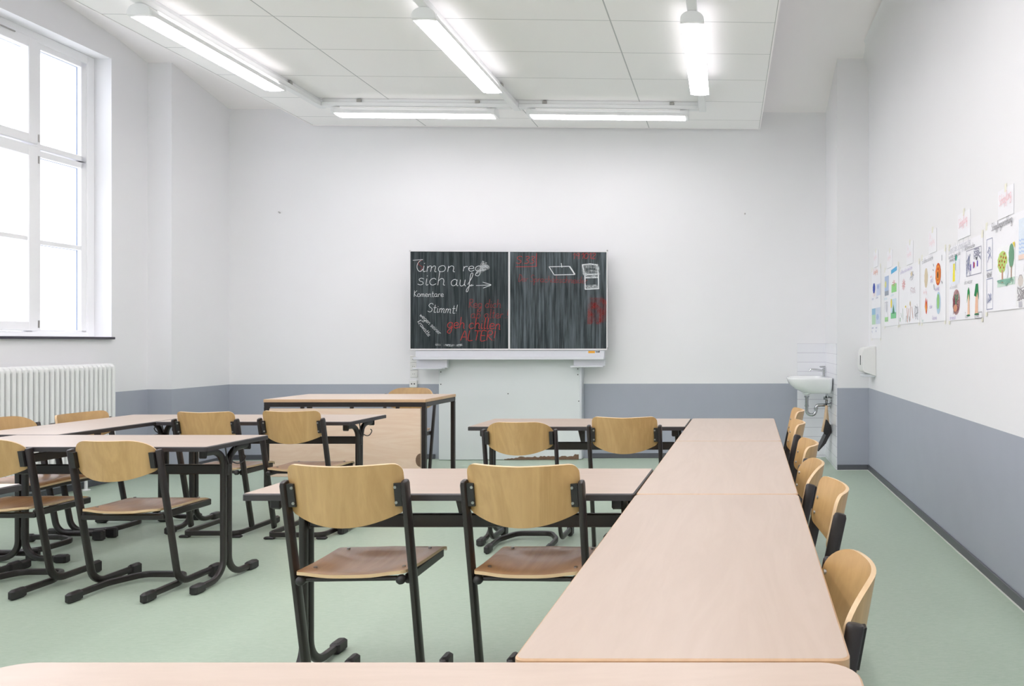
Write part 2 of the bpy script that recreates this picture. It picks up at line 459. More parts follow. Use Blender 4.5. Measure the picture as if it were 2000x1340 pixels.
mb = MB(); mb.box(U_L2-.1, U_CH+.1, V_B, V_B+.2, 0, ZTOP); struct(mb, 'wall_back', M['wall'], (0, V_B, 0))
mb = MB(); mb.box(U_R, U_R+.2, V_N-.2, V_B+.2, 0, ZTOP)
# coved shoulder along the top of the right wall
n = 8; zc0 = CAM_H+2.50; prof = [(U_R - .11*(1-math.cos(PI/2*k/n)), zc0 + .30*math.sin(PI/2*k/n)) for k in range(n+1)]
rg = lambda v: [(a, v, b) for a, b in prof] + [(U_R+.01, v, prof[-1][1]+.1), (U_R+.01, v, zc0)]
mb.loft([rg(V_N), rg(V_ST)])
struct(mb, 'wall_right', M['wall'], (U_R, 0, 0))
mb = MB(); mb.box(U_CH, U_R, V_ST, V_B+.2, 0, ZTOP); struct(mb, 'wall_recess_right', M['wall'], (U_CH, V_ST, 0))
mb = MB(); mb.box(U_L1-.5, U_L2, V_ST, V_B+.2, 0, ZTOP); struct(mb, 'wall_recess_left', M['wall'], (U_L1, V_ST, 0))
mb = MB(); mb.box(U_L1-.5, U_R+.2, V_N-.2, V_N, 0, ZTOP); struct(mb, 'wall_front', M['wall'], (0, V_N, 0))
# left wall with window openings
WINS = [(5.50, 6.89), (2.35, 3.74), (-.8, .59)]
Z0, Z1 = 1.29, 3.765
mb = MB(); mb.box(U_L1-.5, U_L1, V_N-.2, V_ST, 0, Z0); mb.box(U_L1-.5, U_L1, V_N-.2, V_ST, Z1, ZTOP)
edges = [V_N-.2] + [x for w in sorted(WINS) for x in w] + [V_ST]
for i in range(0, len(edges), 2): mb.box(U_L1-.5, U_L1, edges[i], edges[i+1], Z0, Z1)
struct(mb, 'wall_left', M['wall'], (U_L1, 0, 0))

# vaulted plaster ceiling above, suspended tile ceiling below it
def interp(t, tab):
    for (a, x), (b, y) in zip(tab, tab[1:]):
        if t <= b: return x + (y-x)*max(0, (t-a))/(b-a)
    return tab[-1][1]
LT = [(0, 2.462), (.83, 2.640), (1.2, 2.73), (2, 2.84), (3.2, 2.90)]; RT = [(0, 2.482), (.82, 2.76), (1.3, 2.82), (2, 2.86), (3.2, 2.90)]
mb = MB(); vs = [0, .2, .4, .6, .83, 1.0, 1.2, 1.6, 2, 2.6, 3.2, 11]
us = [U_L1 + (U_R-U_L1)*i/12 for i in range(13)]
grid = [[(u, V_B-d, CAM_H + interp(d, LT)*(1-(i/12)) + interp(d, RT)*(i/12)) for i, u in enumerate(us)] for d in vs]
mb.loft(grid, closed=False, caps=False)
struct(mb, 'ceiling', M['ceil'], smooth=60)
mb = MB(); mb.box(-4.36, .35, V_N, 8.098, Z_TILE, Z_TILE+.05)
struct(mb, 'ceiling_tile_field', M['ceil_tile'], (0, 0, 0))
mb = MB()
mb.box(-4.372, -4.36, V_N, 8.11, Z_TILE-.004, Z_TILE+.09); mb.box(.35, .362, V_N, 8.11, Z_TILE-.004, Z_TILE+.09); mb.box(-4.36, .35, 8.098, 8.11, Z_TILE-.004, Z_TILE+.09)
struct(mb, 'trim_1', M['ceil'])

# skirting
def skirt(name, boxes, base):
    mb = MB()
    for b in boxes: mb.bbox(*b, 0, .052, .003)
    struct(mb, name, M['skirt'], base)
skirt('baseboard_back', [(U_L2+.012, -3.10, V_B-.013, V_B), (-1.48, .755, V_B-.013, V_B)], (0, V_B, 0))
skirt('baseboard_right', [(U_R-.013, U_R, V_N, V_ST)], (U_R, 0, 0))
skirt('baseboard_recess_right', [(U_CH, U_R-.013, V_ST-.013, V_ST)], (U_R, V_ST, 0))
skirt('baseboard_left', [(U_L1, U_L1+.013, V_N, V_ST-.013), (U_L2, U_L2+.013, V_ST, V_B)], (U_L1, 0, 0))
skirt('baseboard_recess_left', [(U_L1, U_L2+.013, V_ST-.013, V_ST)], (U_L1, V_ST, 0))
mb = MB(); mb.box(U_R-.021, U_R-.0135, V_N, V_ST-.02, 0, .004); mb.box(U_CH, U_R-.013, V_ST-.021, V_ST-.0135, 0, .004)
struct(mb, 'trim_2', M['seal'])
# tiled splashback behind the basin
mb = MB(); mb.box(.763, U_CH-.001, V_B-.008, V_B-.0005, 0, 1.228); mb.box(U_CH-.008, U_CH-.0005, V_ST+.004, V_B-.008, 0, 1.228)
struct(mb, 'wall_tiled_splashback', M['wtile'], (.763, V_B, .022))

# windows
def window(no, v0, v1):
    base = (U_L1, (v0+v1)/2, Z0)
    r = bpy.data.objects.new('window_%d' % no, None); COL.objects.link(r); r.location = W(*base); r.rotation_euler = (0, 0, TH); r['kind'] = 'structure'
    uf, ub = -5.616, -5.72
    vm0, vm1 = v1-.595, v1-.522        # mullion
    mb = MB()
    B = lambda a, b, c, d, f=uf, k=ub: mb.bbox(k, f, a, b, c, d, .005)
    B(v0, v0+.075, Z0, Z1); B(v1-.075, v1, Z0, Z1); B(v0+.07, v1-.07, Z1-.075, Z1); B(v0+.07, v1-.07, Z0, Z0+.04)
    B(vm0, vm1, Z0+.03, Z1-.07, uf-.004)
    mb.build('window_frame', M['frame_white'], r, base)
    # right column, fixed, set a little deeper
    mb = MB(); a, b = vm1-.01, v1-.07
    for c, d in ((Z0+.035, 2.767+.045), (2.869-.045, Z1-.07)):
        mb.bbox(ub, uf-.012, b-.055, b, c, d, .004)
        mb.bbox(ub, uf-.012, a, a+.012, c, d, .004)
        mb.bbox(ub, uf-.012, a, b, d-.052, d, .004); mb.bbox(ub, uf-.012, a, b, c, c+.022 if c < 2 else c+.045, .004)
    mb.build('sash', M['frame_white'], r, base)
    mb = MB(); mb.bbox(ub, uf-.014, a, b, 2.045, 2.083, .004); mb.build('glazing_bar', M['frame_white'], r, base)
    # left column: opening sashes standing proud
    a, b = v0+.06, vm0+.028
    mb = MB()
    for c, d in ((Z0+.045, 2.835), (2.85, Z1-.06)):
        mb.bbox(ub, uf+.016, b-.085, b, c, d, .005); mb.bbox(ub, uf+.016, a, a+.085, c, d, .005)
        mb.bbox(ub, uf+.016, a+.08, b-.08, d-.088, d, .005); mb.bbox(ub, uf+.016, a+.08, b-.08, c, c+.075, .005)
    mb.build('opening_sash', M['frame_white'], r, base)
    mb = MB(); mb.bbox(ub, uf+.006, a+.08, b-.08, 2.061, 2.099, .004); mb.build('glazing_bar', M['frame_white'], r, base)
    for a, b, c, d in ((vm1-.0, v1-.123, Z0+.055, 2.047), (vm1-.0, v1-.123, 2.081, 2.762), (vm1-.0, v1-.123, 2.867, Z1-.12),
                       (v0+.14, vm0-.05, Z0+.115, 2.067), (v0+.14, vm0-.05, 2.092, 2.752), (v0+.14, vm0-.05, 2.92, Z1-.145)):
        mb = MB(); mb.add([(-5.67, a, c), (-5.67, b, c), (-5.67, b, d), (-5.67, a, d)], [(0, 1, 2, 3)]); pn = mb.build('pane', M['glass'], r, base, 0)
        mb = MB()
        for q in ((b-.005, b, c, d), (a, a+.005, c, d), (a, b, d-.005, d), (a, b, c, c+.004)): mb.box(-5.669, -5.662, *q)
        mb.build('gasket', M['gasket'], pn, base, 0)
    for z in (2.70, 2.875, 1.36): mb = MB(); mb.rod((uf+.012, vm0+.036, z), (uf+.012, vm0+.036, z+.06), .007); mb.build('hinge', M['steel'], r, base)
    mb = MB(); mb.rod((uf+.02, v0+.2, 3.69), (uf+.02, vm0-.18, 3.69), .006); mb.build('vent_rod', M['steel'], r, base)
    mb = MB(); mb.bbox(U_L1-.15, U_L1+.035, v0-.0, v1+.0, Z0-.022, Z0-.0005, .003)
    mb.build('window_sill', M['sill'], r, base)
    return r
window(1, *WINS[0]); window(2, *WINS[1]); window(3, *WINS[2])  # second and third are out of view, added to bring in daylight

# ================================================================== LIGHTS
def fixture(center, length, along, label):
    """along: 'v' or 'u'; centre in room coordinates at the diffuser"""
    u, v = center; zb = 3.378; base = (u, v, zb)
    r = room_thing('ceiling_lamp', label, 'lamp', base, 'fluorescent ceiling lamps')
    if along == 'u': r.rotation_euler[2] = TH + PI/2
    L = length/2; w = .078; n = 12
    dome = [(w*math.cos(PI*k/n), .012 + .064*math.sin(PI*k/n)**.8) for k in range(n+1)]
    ring = lambda y, k=1, dz=0: [(w, y, .0)] + [(a*k, y, .012+(b-.012)*k) for a, b in dome] + [(-w, y, .0)]
    mb = MB(); mb.loft([ring(-L+.03), ring(L-.03)], closed=False, caps=False)
    mb.build('housing', M['white_metal'], r)
    for sgn in (-1, 1):
        mb = MB(); rr = lambda y, k: [(a*k, y, b*(.5+.5*k) + (0 if k == 1 else .002)) for a, b in ([(w+.002, 0)] + [(a*1.02, b+.002) for a, b in dome] + [(-w-.002, 0)])]
        mb.loft([rr(sgn*(L-.035), 1), rr(sgn*(L-.006), 1), rr(sgn*L, .9)])
        mb.build('end_cap', M['white_metal'], r)
    mb = MB(); a = [(-w+.006, y, .004) for y in (-L+.03, L-.03)]
    sec = [(-w+.004, .006), (-w*.6, -.004), (0, -.006), (w*.6, -.004), (w-.004, .006), (0, .014)]
    mb.loft([[(x, y, z) for x, z in sec] for y in (-L+.034, L-.034)])
    mb.build('diffuser', M['lamp'], r)
    for sgn in (-1, 1):          # light leaving through the slots on top, towards the ceiling
        mb = MB(); mb.bbox(sgn*.052-.010, sgn*.052+.010, -L+.08, L-.08, .058, .0668, .002); mb.build('upper_slot', M['plug'], r)
        l = bpy.data.lights.new('uplight', 'AREA'); l.shape = 'RECTANGLE'; l.size = .03; l.size_y = length-.16; l.energy = .45 if along == 'v' else .10; l.color = (1, .948, .985)
        o = bpy.data.objects.new('uplight', l); COL.objects.link(o); o.parent = r; o.location = (sgn*.094, 0, .040); o.rotation_euler = (PI, -sgn*.35, 0)
    return r
R_L, R_C, R_R = -3.83, -2.0, -.23
for u, nm in ((R_L, 'left rail, nearest the windows'), (R_C, 'middle rail'), (R_R, 'right rail, nearest the washbasin wall')):
    fixture((u, 5.80), 1.52, 'v', 'white lit lamp running lengthwise under the %s' % nm)
fixture((-2.93, 7.22), 1.52, 'u', 'white lit lamp crosswise before the end wall, left of the middle rail')
fixture((-1.12, 7.22), 1.52, 'u', 'white lit lamp crosswise before the end wall, right of the middle rail')
def rail(u0, u1, v0, v1, label, clips):
    base = ((u0+u1)/2, (v0+v1)/2, 3.462); r = room_thing('lighting_rail', label, 'lighting rail', base, 'white rails carrying the lamps')
    mb = MB(); mb.bbox(u0, u1, v0, v1, 3.4562, 3.497, .004); mb.build('channel', M['white_metal'], r, base)
    mb = MB(); cu, cv = (u0+u1)/2, (v0+v1)/2
    if v1-v0 > u1-u0: mb.bbox(cu-.012, cu+.012, v0, v1, 3.5, Z_TILE-.001, .003)
    else: mb.bbox(u0, u1, cv-.012, cv+.012, 3.5, Z_TILE-.001, .003)
    mb.build('ceiling_strip', M['white_metal'], r, base)
    for c in clips:
        mb = MB()
        if v1-v0 > u1-u0: mb.bbox(cu-.03, cu+.03, c-.02, c+.02, 3.494, 3.525, .003)
        else: mb.bbox(c-.02, c+.02, cv-.03, cv+.03, 3.494, 3.525, .003)
        mb.build('clip', M['steel'], r, base)
rail(R_L-.034, R_L+.034, -1.5, 7.28, 'long white rail along the ceiling on the window side', (6.72,))
rail(R_C-.034, R_C+.034, -1.5, 7.30, 'long white rail along the middle of the ceiling', (6.72,))
rail(R_R-.034, R_R+.034, -1.5, 7.28, 'long white rail along the ceiling on the poster wall side', ())
rail(R_L+.036, R_C-.036, 7.19, 7.25, 'short white cross rail left of the middle rail', (-3.45, -2.35))
rail(R_C+.036, R_R-.036, 7.19, 7.25, 'short white cross rail right of the middle rail', (-1.72, -.52))

# ================================================================== CHALKBOARD
BV = 7.93                                # front of the panels
BX0, BX1, BZ0, BZ1 = -3.284, -1.243, 1.167, 2.19
base = ((BX0+BX1)/2, BV, 1.05)
cb = room_thing('chalkboard', 'wide dark chalkboard of two panels with chalk writing on the end wall', 'chalkboard', base)
SX = (BX1-BX0)/(1780-172); SZ = (BZ1-BZ0)/(948-134)
def bp(x, y, off=0.0): return (BX0+(x-172)*SX, BV-off, BZ1-(y-134)*SZ)
for x0, x1, mat in ((180, 972, 'board_l'), (986, 1772, 'board_r')):
    a = bp(x0, 944); b = bp(x1, 140)
    mb = MB(); mb.box(a[0], b[0], BV, BV+.02, a[2], b[2]); pn = mb.build('writing_panel', M[mat], cb, base, 0)
    fr = MB(); t = .008
    fr.bbox(a[0]-t, a[0], BV-.006, BV+.022, a[2]-t, b[2]+t, .002); fr.bbox(b[0], b[0]+t, BV-.006, BV+.022, a[2]-t, b[2]+t, .002)
    fr.bbox(a[0], b[0], BV-.006, BV+.022, b[2], b[2]+t, .002); fr.bbox(a[0], b[0], BV-.012, BV+.022, a[2]-t*1.6, a[2]+.003, .002)
    fr.build('frame', M['alu_frame'], cb, base)
for x, y in ((176, 136), (1778, 126), (1778, 936)):
    p = bp(x, y); mb = MB(); mb.ball((p[0], p[1]+.004, p[2]), .009); mb.build('corner_bumper', M['steel'], cb, base)
# lower rail with chalk trough
mb = MB(); mb.bbox(-3.222, -1.275, BV-.004, BV+.05, 1.075, 1.158, .004); mb.bbox(-3.222, -1.272, BV-.06, BV+.03, 1.062, 1.076, .004); mb.bbox(-3.222, -1.272, BV-.064, BV-.055, 1.062, 1.092, .003)
mb.build('chalk_trough', M['alu'], cb, base)
mb = MB(); mb.bbox(-3.222, -2.905, BV+.02, BV+.07, .975, 1.062, .003); mb.bbox(-3.235, -2.935, BV-.05, BV+.05, .962, .978, .004); mb.build('side_tray', M['alu'], cb, base)
mb = MB(); mb.bbox(-1.60, -1.272, BV+.02, BV+.07, .995, 1.062, .003); mb.bbox(-1.62, -1.282, BV-.05, BV+.05, .982, .998, .004); mb.build('side_tray', M['alu'], cb, base)
mb = MB(); p = bp(1624, 960); q = bp(1678, 979); mb.box(p[0], q[0], BV-.0055, BV-.0042, q[2], p[2]); mb.build('orange_sticker', M['orange'], cb, base, 0)
mb = MB(); 
for x in (1684, 1692, 1699, 1706): a = bp(x, 962); b = bp(x+5, 974); mb.box(a[0], b[0], BV-.0055, BV-.0042, b[2], a[2])
a = bp(1710, 958); b = bp(1717, 974); mb.box(a[0], b[0], BV-.0055, BV-.0042, b[2], a[2])
mb.build('maker_plate', M['hole'], cb, base, 0)
D2 = lambda x, y: bp(x, y, .0012)
D3 = lambda x, y: bp(x, y, .0018)
def chalk(name, polys, w, mat, label=None, f=D2):
    mb = MB(); ribbons(mb, polys, w, f); o = mb.build(name, M[mat], cb, base, 0)
    if label: o['label'] = label
    return o
sm = smoothpl
chalk('chalk_writing', [sm([(200, 213), (240, 209), (281, 206)]), sm([(262, 214), (240, 236), (233, 270), (246, 300), (268, 300), (278, 284)])] + write('imon', 268, 305, 50, 1.38)
      + write('reg', 598, 300, 42, 1.30) + write('t', 745, 296, 36, 1.2)
      + write('sich', 232, 416, 56, 1.16) + write('auf', 500, 422, 54, 1.05) + [[(664, 424), (690, 416)], [(710, 419), (770, 417), (832, 414)], sm([(764, 391), (800, 402), (832, 414), (800, 428), (767, 440)])], 4.0, 'chalk_w', 'white handwriting Timon regt sich auf with an arrow')
chalk('chalk_writing', write('Komentare', 206, 513, 25, 1.05, .0, .05), 3.0, 'chalk_w', 'white handwritten word Komentare')
chalk('chalk_writing', write('Stimmt!', 314, 638, 36, 1.08, .05), 3.6, 'chalk_w', 'white handwritten word Stimmt!')
chalk('chalk_writing', write('wegen seiner', 252, 668, 19, 1.06, .78, .05) + write('Krawatte', 234, 720, 19, 1.0, .93, .05), 2.4, 'chalk_w', 'small slanting white handwriting wegen seiner Krawatte')
chalk('chalk_writing', write('Reg dich', 648, 602, 35, 1.0) + write('ab alter..!', 664, 688, 37, 1.0), 4.0, 'chalk_rf', 'faint red handwriting Reg dich ab alter')
chalk('chalk_writing', write('geh chillen', 472, 768, 46, 1.0, .03) + write('ALTER!', 580, 872, 40, 1.32, .01), 5.0, 'chalk_r', 'red handwriting geh chillen ALTER!')
chalk('chalk_writing', [sm([(274, 212), (244, 226), (250, 250), (276, 268), (262, 294)])], 4.5, 'chalk_rf')
chalk('chalk_smudge', [[(715+i*9, 318-(i % 2)*6-i*3), (770+i*8, 216+(i % 3)*14+i*4)] for i in range(6)] + [sm([(720, 290), (770, 250), (815, 270), (760, 300)])], 16, 'smear_w', f=D3)
chalk('chalk_writing', write('S.33', 1030, 236, 30, 1.5) + [sm([(1034, 263), (1120, 262), (1203, 258)]), [(1202, 150), (1199, 205), (1200, 261)]], 4.2, 'chalk_r', 'red page note S.33 with corner lines')
chalk('chalk_writing', write('19.1012', 1492, 196, 23, 1.5, -.02), 3.4, 'chalk_r', 'red date 19.1012')
chalk('chalk_writing', write('Der Sprachabschneider', 1052, 384, 28, .98, .028), 3.4, 'chalk_rf', 'dim red heading Der Sprachabschneider')
chalk('chalk_drawing', [[(1303, 262), (1470, 258)], [(1345, 330), (1515, 326)], [(1303, 262), (1324, 296), (1345, 330)], [(1402, 232), (1408, 268)]], 6, 'chalk_w', 'white chalk parallelogram')
chalk('chalk_drawing', [[(1470, 258), (1493, 292), (1513, 326)]], 11, 'chalk_w')
chalk('chalk_drawing', [[(1572, 246), (1640, 238), (1700, 246)], [(1576, 246), (1590, 322)], [(1692, 240), (1708, 330)], [(1590, 326), (1712, 322)], [(1596, 330), (1598, 448)], [(1706, 330), (1708, 446)], [(1596, 448), (1708, 442)], [(1600, 352), (1704, 350)]], 9, 'chalk_w', 'two smudged white chalk squares')
chalk('chalk_smudge', [[(1574, 258), (1698, 256)], [(1592, 300), (1700, 308)], [(1598, 344), (1706, 338)], [(1600, 430), (1706, 424)], [(1580, 240), (1598, 330)], [(1690, 240), (1706, 330)]], 34, 'smear_w', f=D3)
chalk('chalk_smudge', [[(1640+i*24, 520+(i % 2)*18), (1636+i*24, 738-(i % 3)*16)] for i in range(6)], 40, 'smear_r', 'wiped patch of red chalk', f=D3)
chalk('chalk_smudge', [sm([(380, 905), (460, 912), (560, 914), (600, 908)])], 18, 'smear_w', f=D3)

# white cladding panel below the board, core torn open at the lower edge
PV = 8.03; base = (-2.4, PV, 0)
wp = room_thing('wall_cladding_panel', 'tall plain white panel on the end wall below the chalkboard, torn at its foot', 'panel', base)
mb = MB(); mb.bbox(-3.022, -1.535, PV, V_B-.0005, .004, 1.12, .004); mb.build('panel_face', M['panel_white'], wp, base)
mb = MB(); mb.bbox(-1.549, -1.528, PV-.006, V_B-.0005, .006, 1.10, .003); mb.build('edge_profile', M['alu'], wp, base)
mb = MB()
xs = [-2.34+i*.02 for i in range(40)]; up = [.012 + (.0 if i < 2 else .022*min(1, i/10)+random.uniform(-.006, .010)+(.02 if i > 36 else 0)) for i in range(40)]
mb.add([(x, PV-.002, .004) for x in xs] + [(x, PV-.002, z) for x, z in zip(xs, up)], [(i, i+1, 41+i, 40+i) for i in range(39)])
mb.build('torn_edge', M['torn'], wp, base, 0)
for x, z in ((-3.0, .93), (-3.0, .80), (-1.57, .96), (-1.57, .90), (-1.56, .62), (-2.30, .70)):
    mb = MB(); mb.rod((x, PV-.003, z), (x, PV+.002, z), .006); mb.build('screw', M['hole'], wp, base)

# sockets beside the board
for i, (z, kind) in enumerate(((1.062, 's'), (.985, 's'), (.905, 's'), (.80, 'd'))):
    base = (-3.322, V_B, z)
    nm = ['topmost round wall socket left of the board, half hidden by the trough', 'round wall socket left of the board, second from the top', 'round wall socket left of the board, just above the two-hole outlet', 'square two-hole data outlet at the top of the grey dado'][i]
    r = room_thing('wall_socket' if kind == 's' else 'data_outlet', nm, 'socket', base, 'wall sockets by the board')
    mb = MB(); mb.bbox(-3.322-.039, -3.322+.039, V_B-.014 if kind == 's' else V_B-.03, V_B-.0005, z-.038, z+.038, .004); mb.build('cover_plate', M['plug'], r, base)
    mb = MB()
    if kind == 's':
        mb.lathe([(.0, -.0145), (.021, -.0145), (.022, -.017), (.019, -.0175), (.0185, -.0150), (0, -.0150)], (-3.322, V_B, z), 20, 'y'); mb.build('socket_well', M['plug'], r, base)
        for s in (-1, 1): mb = MB(); mb.rod((-3.322+s*.009, V_B-.0156, z), (-3.322+s*.009, V_B-.0146, z), .0035); mb.build('contact_hole', M['hole'], r, base)
    else:
        for s in (-1, 1): mb = MB(); mb.box(-3.322+s*.014-.007, -3.322+s*.014+.007, V_B-.0308, V_B-.0301, z-.006, z+.008); mb.build('jack', M['hole'], r, base)
for (u, z, lb) in ((-4.723, 2.616, 'tiny nail high on the end wall, left of the chalkboard'), (.199, 2.625, 'tiny nail high on the end wall, right of the chalkboard')):
    mb = MB(); mb.rod((u, V_B-.02, z), (u, V_B, z-.004), .004); mb.rod((u, V_B-.024, z), (u, V_B-.02, z), .008)
    tag(place(mb.build('nail', M['steel'], None, (u, V_B, z)), (u, V_B, z)), lb, 'nail')

# ================================================================== RADIATOR
rb = (U_L1+.1, 5.9, 0)
rad = room_thing('radiator', 'white column radiator standing under the window', 'radiator', rb)
v_end = 6.725; NC = 34; PT = .0459
for i in range(NC):
    v = v_end - i*PT; mb = MB()
    for du in (.045, -.03):
        mb.wire([(U_L1+.1+du, v, .17), (U_L1+.1+du, v, 1.03)], .0160, 10)
    for z in (.16, 1.04):
        mb.wire(fillet([(U_L1+.135, v, z+(.03 if z < .5 else -.03)), (U_L1+.14, v, z), (U_L1+.06, v, z), (U_L1+.065, v, z+(.03 if z < .5 else -.03))], .02, 4), .02, 10)
    mb.build('column', M['rad'], rad, rb)
mb = MB()
for z in (.165, 1.035): mb = MB(); mb.rod((U_L1+.1, v_end-(NC-1)*PT-.02, z), (U_L1+.1, v_end+.02, z), .02, 14); mb.build('header_tube', M['rad'], rad, rb)
mb = MB(); mb.rod((U_L1+.1, v_end+.018, 1.035), (U_L1+.1, v_end+.035, 1.035), .014, 10); mb.build('end_plug', M['rad'], rad, rb)
for v in (6.45, 5.35):
    for z in (.22, .90): mb = MB(); mb.bbox(U_L1+.0, U_L1+.085, v-.012, v+.012, z, z+.03, .002); mb.build('wall_bracket', M['white_metal'], rad, rb)
for v in (6.5, 5.25): mb = MB(); mb.lathe([(.03, 0), (.03, .008), (.012, .012), (.012, .16)], (U_L1+.1, v, 0), 14); mb.build('foot', M['white_metal'], rad, rb)

# ================================================================== TABLES
ZT = .7305
def make_table(L, D, label, loc, wood_edge=False, lengthwise=False, radius=.012, gusset=True):
    """local x runs along the table"""
    r = thing('school_table', label, 'table', loc, PI/2 if lengthwise else 0, 'pupil tables')
    hx, hy = L/2, D/2; th = .024
    mb = MB(); mb.prism(rrect(-hx, hx, -hy, hy, radius), ZT-th, ZT, 0, 1, .0028 if wood_edge else .004)
    mb.build('tabletop', [M['top'], M['edge_wood' if wood_edge else 'edge_dark']], r)
    pr = oval(.0135, .0165, 12)
    ins = .10 if wood_edge else .070
    for sx in (-1, 1):
        x = sx*(hx-ins)
        for sy in (-1, 1):
            y = sy*.0185
            path = fillet([(x, sy*(hy-.075), ZT-th-.019), (x, y, ZT-th-.024), (x, y, .024), (x, sy*(hy-.03), .024)], [.085, .10], 8)
            mb = MB(); mb.tube(path, pr, (1, 0, 0)); mb.build('leg', M['black'], r)
            mb = MB(); ya, yb = sorted((sy*(hy-.075), sy*(hy-.004))); mb.bbox(x-.021, x+.021, ya, yb, 0, .046, .008); mb.build('foot_cap', M['plastic'], r)
            mb = MB(); ya, yb = sorted((sy*(hy-.082), sy*(hy-.070))); mb.bbox(x-.02, x+.02, ya, yb, ZT-th-.045, ZT-th-.0005, .006); mb.build('arm_cap', M['plastic'], r)
        mb = MB(); mb.bbox(x-.0155, x+.0155, -.012, .012, .548, .612, .003); mb.build('joint_plate', M['black'], r)
        mb = MB(); mb.bbox(x-.006, x+.006, -.010, .010, .13, .20, .002); mb.build('joint_plate', M['black'], r)
        mb = MB(); xo = x+sx*.02
        mb.wire(smoothpl3([(xo, -.035, ZT-th-.002), (xo, -.018, .63), (xo+sx*.004, 0, .605), (xo, .018, .63), (xo, .035, ZT-th-.002)]), .0035, 6)
        mb.wire(smoothpl3([(xo, .012, .62), (xo+sx*.012, .04, .605), (xo+sx*.016, .075, .61), (xo+sx*.018, .095, .632), (xo+sx*.014, .085, .645)]), .0035, 6)
        mb.build('bag_hook', M['black'], r)
    mb = MB(); mb.bbox(-hx+ins+.0155, hx-ins-.0155, -.0125, .0125, .556, .606, .004)
    mb.build('cross_rail', M['black'], r)
    if gusset:
        mb = MB(); mb.add([(-.05, -.004, ZT-th-.001), (.0, -.004, ZT-th-.001), (.0, -.004, .607), (-.026, -.004, .607), (-.05, .004, ZT-th-.001), (.0, .004, ZT-th-.001), (.0, .004, .607), (-.026, .004, .607)],
                          [(0,1,2,3),(7,6,5,4),(0,4,5,1),(1,5,6,2),(2,6,7,3),(3,7,4,0)])
        mb.bbox(-.03, .03, -.05, .05, ZT-th-.012, ZT-th-.0005, .003); mb.build('gusset', M['black'], r)
    return r
def smoothpl3(p, n=5):
    o = []
    for i in range(len(p)-1):
        a, b, c, d = (Vector(p[j]) for j in (max(i-1, 0), i, i+1, min(i+2, len(p)-1)))
        for k in range(n):
            t = k/n; o.append(.5*((2*b) + (c-a)*t + (2*a-5*b+4*c-d)*t*t + (3*b-a-3*c+d)*t**3))
    o.append(Vector(p[-1])); return o
def table_x(x0, x1, y0, y1, label, **k): return make_table(x1-x0, y1-y0, label, ((x0+x1)/2, (y0+y1)/2, 0), **k)
def table_y(x0, x1, y0, y1, label, **k): return make_table(y1-y0, x1-x0, label, ((x0+x1)/2, (y0+y1)/2, 0), lengthwise=True, **k)
CX0, CX1 = -.385, .165
table_x(-1.20, .172, .665, 1.216, 'pale beech table across the very front, only its far edge showing', wood_edge=True, radius=.06)
table_y(CX0, CX1, 1.224, 2.551, 'pale beech table of the long lengthwise row, nearest one', wood_edge=True, radius=.02)
table_y(CX0, CX1, 2.556, 3.918, 'pale beech table of the long lengthwise row, middle one', wood_edge=True, radius=.02)
table_y(CX0, CX1, 3.923, 5.09, 'pale beech table at the far end of the long lengthwise row', wood_edge=True, radius=.02)
table_x(-1.722, CX0-.006, 2.558, 3.075, 'dark-edged crosswise table behind the two big swirl-grained chairs')
table_x(-1.714, CX0-.006, 4.585, 5.075, 'dark-edged crosswise table in front of the white wall panel')
table_x(-4.06, -2.663, 3.70, 4.185, 'dark-edged crosswise table on the window side, with open end legs facing the aisle')
table_y(-4.37, -3.84, 4.19, 5.36, 'dark-edged lengthwise table along the radiator')
table_x(-3.834, -2.574, 4.87, 5.36, 'dark-edged crosswise table just before the teacher desk')
table_x(-3.96, -2.64, 2.24, 2.745, 'dark-edged table at the left picture border, only its corner showing')

# ================================================================== TEACHER DESK
dk = thing('teacher_desk', 'tall beech teacher desk with black square legs and wooden front panel', 'desk', (-3.265, 6.40, 0))
hx, hy, zt = .655, .315, .783
mb = MB(); mb.prism(rrect(-hx, hx, -hy, hy, .006), zt-.024, zt, 0, 1, .003); mb.build('desktop', [M['desk_top'], M['edge_wood']], dk)
for sx in (-1, 1):
    for sy in (-1, 1):
        x, y = sx*(hx-.019), sy*(hy-.019)
        mb = MB(); mb.bbox(x-.0165, x+.0165, y-.0165, y+.0165, .008, zt-.062, .003); l = mb.build('leg', M['black'], dk)
        mb = MB(); mb.bbox(x-.015, x+.015, y-.015, y+.015, 0, .009, .002); mb.build('foot_cap', M['plastic'], l)
mb = MB(); z0, z1 = zt-.062, zt-.0245
mb.bbox(-hx+.003, hx-.003, -hy+.003, -hy+.036, z0, z1, .003); mb.bbox(-hx+.003, hx-.003, hy-.036, hy-.003, z0, z1, .003)
mb.bbox(-hx+.003, -hx+.036, -hy+.036, hy-.036, z0, z1, .003); mb.bbox(hx-.036, hx-.003, -hy+.036, hy-.036, z0, z1, .003)
mb.build('apron_frame', M['black'], dk)
mb = MB(); mb.bbox(-hx+.04, hx-.045, -hy+.012, -hy+.030, .155, zt-.075, .003); mb.build('modesty_panel', M['desk_panel'], dk)
mb = MB(); c = [(hx-.046-.04*abs(math.sin(t)), -hy+.0112, .29+.055*math.cos(t)) for t in [PI*k/10 for k in range(11)]]
mb.add([(hx-.046, -hy+.0112, .29)] + c, [(0, i, i+1) for i in range(1, 11)]); mb.build('worn_patch', M['torn'], dk, smooth=0)
for x in (-.35, .05, .42): mb = MB(); mb.bbox(x-.015, x+.015, -hy+.014, -hy+.026, zt-.08, zt-.058, .002); mb.build('panel_clip', M['black'], dk)

